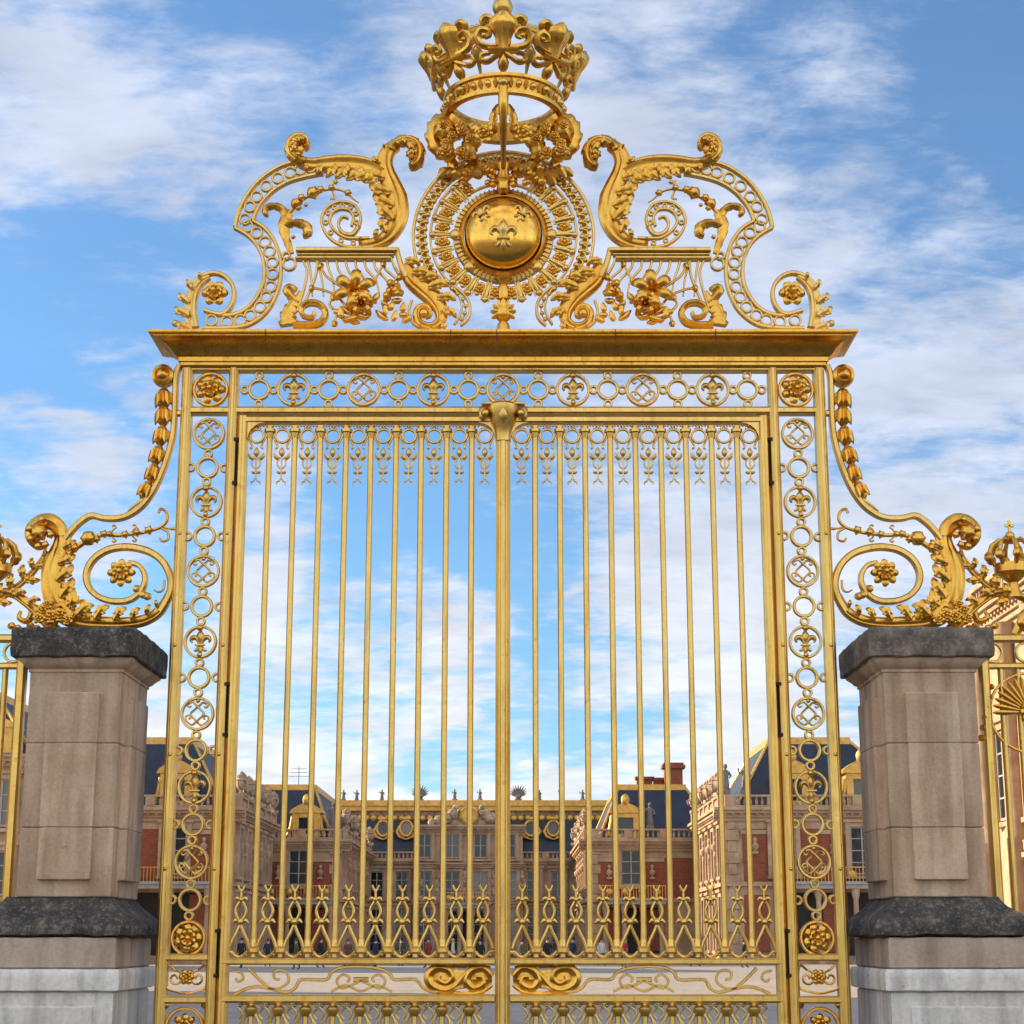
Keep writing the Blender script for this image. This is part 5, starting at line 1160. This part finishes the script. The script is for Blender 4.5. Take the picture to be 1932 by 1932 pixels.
for i in range(nr):
    a = 2 * PI * (i + .5) / nr
    if abs((a + PI) % (2 * PI) - PI) < R(28): continue
    p = pol(545, a); place('ray_rosette', rme, med, (p[0], -.01, p[1]))
    for d in (-.5,):
        a2 = 2 * PI * (i + .5 + d) / nr; e0, e1, e2 = pol(470, a2), pol(560, a2), pol(628, a2)
        o = MB(); tube(o, [(e0[0], -.03, e0[1]), (e1[0], -.035, e1[1]), (e2[0], -.03, e2[1])], [.014, .022, .014], 7)
        for t_ in (-.045, .045):
            g0, g1, g2 = pol(455, a2 + t_ * .7), pol(540, a2 + t_), pol(640, a2 + t_ * 1.3); tube(o, [(g0[0], -.025, g0[1]), (g1[0], -.03, g1[1]), (g2[0], -.02, g2[1])], [.008, .011, .007], 6)
        ball(o, (e2[0], -.03, e2[1]), .028, (1, 1, 1), 8, 6)
        o.build('ray', 'gold', med)
nb = 46
for i in range(nb):
    a = -A1 + 2 * A1 * i / (nb - 1)
    p = pol(722, a); ring(sm, p[0], p[1], 28 * mr_, 16 * mr_, .05, -.005, 12)
    a2 = a + A1 / (nb - 1); p = pol(700, a2); ball(sm, (p[0], -.02, p[1]), 26 * mr_, (1, 1, 1), 8, 6); p = pol(758, a2); ball(sm, (p[0], -.02, p[1]), 24 * mr_, (1, 1, 1), 8, 6)
for s in (-1, 1):
    for (a, b_) in ((395, 1120), (450, 1175), (500, 1220), (545, 1270), (572, 1330), (565, 1395), (535, 1450)):
        p = Z2(a, b_); ball(sm, (s * abs(p[0] - mc[0]) - 0, -.02, p[1]), 20 * mr_)
for q_ in (-1, 1):
    bar(sm, [(q_ * x_, z_) for x_, z_ in cr([pol(722, A1 - .05), pol(722, A1)] + [ab(Z2(*p)) for p in ((395, 1120), (450, 1175), (500, 1220), (545, 1270), (572, 1330), (565, 1395), (535, 1450))], 5)], 8 * mr_, .02, .02)
bar(sm, [pol(722, -A1 + 2 * A1 * i / 80) for i in range(81)], 60 * mr_, .012, .02)
sm.build('bead_band', 'gold', med)
m = MB(); zq = lambda y: Z2(915, y)[1]
lathe(m, [(.006, zq(1300)), (.045, zq(1270)), (.055, zq(1220)), (.05, zq(1170)), (.03, zq(1140)), (.06, zq(1110)), (.07, zq(1085)), (.03, zq(1060))], (0, -.02, 0), (0, 0, 1), 16)
ball(m, (0, -.02, zq(1395)), 78 * mr_, (1, .8, 1.1), 14, 9)
for i in range(9):
    a = -2.0 + 4.0 * i / 8
    for r0 in (0, 1):
        c_ = (math.sin(a) * 75 * mr_, math.cos(a) * 85 * mr_); relief(m, [(c_[0] * t, zq(1395) + c_[1] * t) for t in (.5, .8, 1.1, 1.35, 1.5)], [.01, .018, .016, .008, .002], [.01, .018, .016, .008, .002], .4, -.03 - .03 * r0, .012)
lathe(m, [(.06, zq(1560)), (.05, zq(1500)), (.03, zq(1470))], (0, -.02, 0), (0, 0, 1), 14)
m.build('foot_finial', 'gold_sat', med)
m = MB(); rnd = random.Random(11)
zz = lambda y: Z1(915, y)[1]
for s in (-1, 1):                                       # drapery of leaves over the top of the disc
    for i in range(13):
        t = i / 12; a = 40 + 450 * t; y = 1545 + 60 * math.sin(t * 3) + rnd.uniform(-30, 60)
        x0_, z0_ = s * a * mr_, zz(y); an = rnd.uniform(-.5, .4); ln = rnd.uniform(90, 150) * mr_
        w_ = [20 * mr_, 48 * mr_, 50 * mr_, 34 * mr_, 6 * mr_]
        pts = [(x0_, z0_), (x0_ + s * ln * .5 * math.cos(an), z0_ + ln * .4 * math.sin(an) + .02), (x0_ + s * ln * math.cos(an), z0_ + ln * math.sin(an) - .03)]
        relief(m, cr(pts, 4), w_, w_, .45, -.06 - .1 * rnd.random() * (1 - .5 * t), .02, 4, .35, 2, 8)
    for i in range(12):
        t = rnd.random(); ball(m, (s * (60 + 380 * t) * mr_, -.1 - .05 * rnd.random(), zz(1580 + rnd.uniform(0, 150))), rnd.uniform(20, 34) * mr_, (1, 1, 1), 9, 6, 5, .2)
    curl_leaf(m, [(s * 60 * mr_, zz(1700)), (s * 110 * mr_, zz(1600)), (s * 200 * mr_, zz(1560)), (s * 290 * mr_, zz(1590)), (s * 350 * mr_, zz(1660)), (s * 310 * mr_, zz(1710))], [36 * mr_, 44 * mr_, 46 * mr_, 40 * mr_, 30 * mr_, 14 * mr_], -.07, 8, .5)
lathe(m, [(.03, zz(1800)), (.06, zz(1770)), (.05, zz(1720)), (.07, zz(1680)), (.045, zz(1600)), (.06, zz(1540)), (.03, zz(1500))], (0, -.1, 0), (0, 0, 1), 14)
m.build('leaf_drapery', 'gold_sat', med)
# ---- crown
RCW = .485; zc0 = zat(176, -RCW); zc1 = zc0 + .19
m = MB(); 
lathe(m, [(RCW - .05, zc0 + .01), (RCW - .02, zc0), (RCW + .015, zc0 + .005), (RCW + .02, zc0 + .03), (RCW - .002, zc0 + .04), (RCW - .002, zc1 - .045), (RCW + .02, zc1 - .035), (RCW + .024, zc1 - .01), (RCW - .0, zc1), (RCW - .05, zc1 - .005)], (0, 0, 0), (0, 0, 1), 72, True)
crw = m.build('crown', 'gold_sat', G)
m = MB()
for i in range(48):
    a = 2 * PI * i / 48; c_ = (math.sin(a) * (RCW + .008), -math.cos(a) * (RCW + .008), (zc0 + zc1) / 2)
    if i % 6 == 0: ball(m, c_, .045, (1, 1, .8), 10, 7)
    elif i % 2 == 0: ball(m, c_, .028, (1, 1, 1.1), 8, 6)
    else: tube(m, [(c_[0], c_[1], c_[2] - .03), (c_[0] * 1.02, c_[1] * 1.02, c_[2] + .005), (c_[0], c_[1], c_[2] + .04)], [.012, .02, .008], 6)
m.build('jewels', 'gold', crw)
def crown_xf(a, r0, z0_, lean, curve):
    ca, sa = math.cos(a), math.sin(a)
    def f(x, y, z):
        rr = r0 + lean * max(0, z) - curve * max(0, z) ** 2 - y; an = x / r0 * .9
        return (math.sin(a + an) * rr, -math.cos(a + an) * rr, z0_ + z)
    return f
ztop = zat(34, 0)
for i in (-2, -1, 0, 1, 2):
    a = 2 * PI * i / 8; m = MB()
    fx_ = crown_xf(a, RCW, zc1, .54, .25)
    m.xf = fx_
    w_ = [.012, .042, .05, .03, .012]; relief(m, [(0, .0), (0, .03), (0, .065), (0, .1), (0, .13)], w_, w_, .7, -.01, .03, 0, 0, 1)
    w_ = [.055, .052, .055, .066, .086, .098, .09, .05, .012]
    relief(m, cr([(0, .15), (0, .2), (0, .25), (0, .3), (0, .35), (0, .40), (0, .44)], 4), w_, w_, .55, -.02, .04, 0, 0, 3, 14)
    bar(m, [(-.11, .145), (.11, .145)], .03, .07, -.03)
    for s in (-1, 1):
        t2(m, cr([(s * .015, .125), (s * .07, .095), (s * .13, .07), (s * .175, .085), (s * .165, .125), (s * .10, .13)], 5), [.018, .022, .022, .016], -.02)
        t2(m, cr([(s * .05, .165), (s * .11, .17), (s * .165, .195), (s * .185, .25), (s * .155, .30), (s * .105, .29), (s * .095, .25), (s * .13, .235)], 6), [.024, .026, .026, .024, .018, .012], -.03)
        ball(m, (s * .135, -.03, .255), .022)
        relief(m, cr([(s * .06, .37), (s * .11, .40), (s * .14, .385), (s * .145, .35)], 5), [.025, .034, .03, .01], [.025, .034, .03, .01], .6, -.0, .03)
    m.build('crown_fleur', 'gold_sat', crw)
    if i % 2 == 1: 
        pass
    m = MB(); hh = ztop - zc1; ra = RCW + .12
    P_ = [(RCW + .10, .20), (RCW + .10, .33), (RCW - .02, .43), (.36, .50), (.24, .57), (.12, hh - .08), (.03, hh - .05)]
    pts = cr(P_, 6); ca, sa = math.cos(a), math.sin(a)
    m.xf = lambda x, y, z, ca=ca, sa=sa: (sa * x + ca * y, -ca * x + sa * y, zc1 + z)
    bar(m, pts, [.04, .045, .045, .045, .04, .035], .13)
    for j in range(3, len(pts) - 2, 3): ball(m, (pts[j][0] + .01, 0, pts[j][1] + .02), .026, (1, 1, 1), 8, 6)
    m.build('crown_arch', 'gold_sat', crw)
# small fleurons between
for i in (-2, -1, 0, 1):
    a = 2 * PI * (i + .5) / 8; m = MB(); m.xf = crown_xf(a, RCW, zc1, .5, .1)
    lathe(m, [(.012, .0), (.02, .08), (.045, .11), (.05, .16), (.02, .2), (.005, .22)], (0, 0, 0), (0, 0, 1), 10)
    m.build('crown_pearl', 'gold', crw)
m = MB(); zo = zat(13, 0)
lathe(m, [(.05, ztop - .12), (.11, ztop - .06), (.06, ztop - .03), (.05, ztop), (.08, ztop + .015), (.06, ztop + .03)], (0, 0, 0), (0, 0, 1), 16)
ball(m, (-.01, 0, zo - .005), .088, (1, 1, 1.05), 18, 12)
for s in (-1, 1):
    t2(m, cr([(s * .04, ztop - .1), (s * .12, ztop - .04), (s * .17, ztop - .08), (s * .15, ztop - .14)], 5), [.03, .035, .03, .02], -.03)
m.build('orb', 'gold', crw)
# supports below the crown
zms = zz(1520)
m = MB()
tube(m, cr([(0, -RCW + .02, zc0 + .05), (0, -RCW - .01, zc0 - .08), (0, -RCW + .06, zc0 - .24), (0, -.28, zc0 - .38), (0, -.14, zc0 - .5), (0, -.08, zms)], 6), [.048, .042, .03, .024, .02, .018], 10)
for s in (-1, 1):
    for j in range(0):
        z_ = zc0 - .02 - .045 * j; tube(m, [(s * .05, -RCW + .02 + .02 * j, z_), (s * (.09 + .012 * j), -RCW + .02 + .02 * j, z_ - .02), (s * (.08 + .012 * j), -RCW + .03 + .02 * j, z_ - .05)], [.016, .02, .01], 6)
    curl_leaf(m, [(s * .04, zc0 - .05), (s * .075, zc0 - .14), (s * .10, zc0 - .24), (s * .17, zc0 - .30)], [.02, .035, .035, .01], -RCW + .1, 4, .5, 6, .4)
    flower(m, s * .16, zc0 - .3, -.36, .085, 5, 2, .5); ball(m, (s * .1, -.36, zc0 - .26), .05, (1, 1, 1), 9, 6, 5, .2); ball(m, (s * .22, -.34, zc0 - .24), .045, (1, 1, 1), 9, 6, 5, .2)
m.build('support_stem', 'gold_sat', crw)
for s in (-1, 1):
    for yy in (-1,):
        m = MB(); rnd = random.Random(3)
        C_ = lambda a, b_: (s * abs(Z1(a, b_)[0] - Z1(915, b_)[0]), Z1(a, b_)[1])
        y_ = -.06 if yy < 0 else .06
        curl_leaf(m, [C_(*p) for p in [(470, 1560), (430, 1440), (330, 1380), (280, 1260), (310, 1150), (390, 1105), (470, 1150), (490, 1230), (430, 1270)]], [.04, .05, .06, .07, .075, .07, .06, .05, .03], y_, 12, .6, 6, .45, .06)
        curl_leaf(m, [C_(*p) for p in [(640, 1500), (600, 1400), (640, 1300), (600, 1210), (520, 1150), (450, 1090)]], [.04, .06, .08, .08, .06, .04], y_ - .05, 7, .6, 6, .35, .06)
        if yy < 0:
            for i in range(13):
                a, b_ = rnd.uniform(360, 620), rnd.uniform(1220, 1500); p = C_(a, b_); flower(m, p[0], p[1], -.12 - rnd.random() * .1, rnd.uniform(.035, .06), 5, 2, .6, rnd.random())
            p = C_(420, 1450); ball(m, (p[0], -.12, p[1]), .07); p = C_(385, 1240); ball(m, (p[0], -.1, p[1]), .09, (1, 1, 1), 14, 9, 7, .12, 'y')
        m.build('support_cluster', 'gold_sat', crw)

# ------------------------------------------------------------------ gilded fence beyond each pillar
def fence(s, label):
    f = thing('gilded_fence', (s * 5.2, .1, 0), label, 'fence', 'fence bays beside the gate')
    y = .1; x0, x1 = 3.72, 6.9
    m = MB(); box(m, x0 - .02, x1, y - .2, y + .2, 0.004, .35); m.build('kerb', 'stone_pale', f, s)
    m = MB(); zt_, zb_ = zat(1205, y), .42
    bar(m, [(x0, zt_), (x1, zt_)], .06, .1, y); bar(m, [(x0, zt_ - .22), (x1, zt_ - .22)], .045, .08, y)
    for k in range(12): ring(m, x0 + .14 + .26 * k, zt_ - .11, .075, .02, .04, y, 18)
    m.build('rail', 'gold', f, s); m = MB(); bar(m, [(x0, zb_), (x1, zb_)], .07, .1, y); m.build('bottom_rail', 'gold', f, s)
    for k in range(23):
        x = x0 + .06 + .135 * k; m = MB()
        if k % 8 == 0: bar(m, [(x, .353), (x, zt_)], .075, .09, y - .02)
        else: lathe(m, [(.024, .353), (.024, zt_ - .19)], (x, y, 0), (0, 0, 1), 10)
        m.build('bar', 'gold', f, s)
    m = MB(); fx, fz = (4.12 if s > 0 else 4.4), zat(1345, y)
    for k in range(17):
        a = PI * k / 16; relief(m, [(fx + math.cos(a) * t, fz + math.sin(a) * t) for t in (.07, .13, .2, .26, .29)], [.008, .014, .02, .016, .003], [.008, .014, .02, .016, .003], .5, y - .03, .02)
    flower(m, fx, fz, y - .03, .09, 8, 2, .5); ring(m, fx, fz, .31, .02, .04, y, 40)
    for t in (-1, 1):
        for q in range(6): ball(m, (fx + t * (.3 + .02 * q), y - .04, fz + .2 - .08 * q), .026, (1, 1, 1), 9, 6, 5, .2)
    m.build('fan_ornament', 'gold_sat', f, s)
    m = MB(); zc_ = zt_ + .03
    A = lambda pts: [(x_, zc_ + z_) for x_, z_ in pts]
    acanthus(m, A([(4.0, .28), (3.88, .38), (3.76, .50), (3.68, .62), (3.66, .70)]), [.012, .016, .018, .014, .006], [.012, .016, .018, .014, .006], 5, [.10, .11, .10, .06], y - .02, 1, .03)
    acanthus(m, A([(3.98, .30), (3.86, .39), (3.75, .5), (3.67, .6)]), [.012, .016, .014, .006], [.012, .016, .014, .006], 4, [.10, .11, .08], y - .015, -1, .03)
    curl_leaf(m, A([(4.25, .20), (4.1, .31), (3.95, .34), (3.82, .29), (3.73, .20), (3.76, .11), (3.83, .13), (3.82, .19)]), [.02, .03, .034, .034, .03, .024, .018, .008], y - .03, 0, .6, 7)
    acanthus(m, A([(3.86, .30), (3.72, .20), (3.60, .08), (3.5, .0)]), [.02, .03, .035, .03], [.02, .03, .035, .03], 4, [.07, .09, .08], y - .05, -1, .04)
    curl_leaf(m, A([(4.05, .0), (4.12, .12), (4.22, .2), (4.36, .22)]), [.03, .04, .04, .02], y - .02, 0, .5, 6)
    curl_leaf(m, A([(4.6, .0), (4.45, .06), (4.3, .16), (4.16, .17), (4.1, .09), (4.17, .04), (4.22, .08)]), [.06, .06, .05, .045, .04, .03, .012], y - .04, 5, .6, 6, .3)
    curl_leaf(m, A([(4.9, .02), (4.75, .12), (4.66, .28), (4.7, .42)]), [.06, .07, .06, .02], y - .04, 5, .6, 6, .4)
    for k in range(6): ball(m, (3.62 + .05 * k, y - .07, zc_ + .02 + .02 * (k % 3)), .03, (1, 1, 1), 9, 6, 5, .2)
    m.build('crest_scroll', 'gold_sat', f, s)
    m = MB(); cxx, czz = 4.06, zc_ + .50; cr_ = .13                       # little crown on the crest
    lathe(m, [(cr_ - .02, 0), (cr_ + .01, 0), (cr_ + .012, .07), (cr_ - .02, .07)], (cxx, y, czz), (0, 0, 1), 28, True)
    for k in range(8):
        a = 2 * PI * k / 8; ca, sa = math.cos(a), math.sin(a)
        tube(m, [(cxx + ca * r_, y + sa * r_, czz + z_) for r_, z_ in ((cr_, .06), (cr_ + .05, .14), (cr_ + .02, .22), (.09, .27), (.01, .25))], [.02, .022, .02, .016, .014], 6)
        ball(m, (cxx + ca * (cr_ + .05), y + sa * (cr_ + .05), czz + .13), .036, (1, 1, 1.2), 9, 6, 4, .2)
    ball(m, (cxx, y, czz + .3), .04); bar(m, [(cxx, czz + .32), (cxx, czz + .43)], .022, .02, y); bar(m, [(cxx - .035, czz + .385), (cxx + .035, czz + .385)], .022, .02, y)
    lathe(m, [(.07, -.2), (.04, -.08), (.125, -.003)], (cxx, y, czz), (0, 0, 1), 14)
    m.build('small_crown', 'gold_sat', f, s)
fence(-1, 'gilded fence bay just left of the black-capped pillar, two bars in view')
fence(1, 'gilded fence bay right of the grey-capped pillar, small crown on its crest')
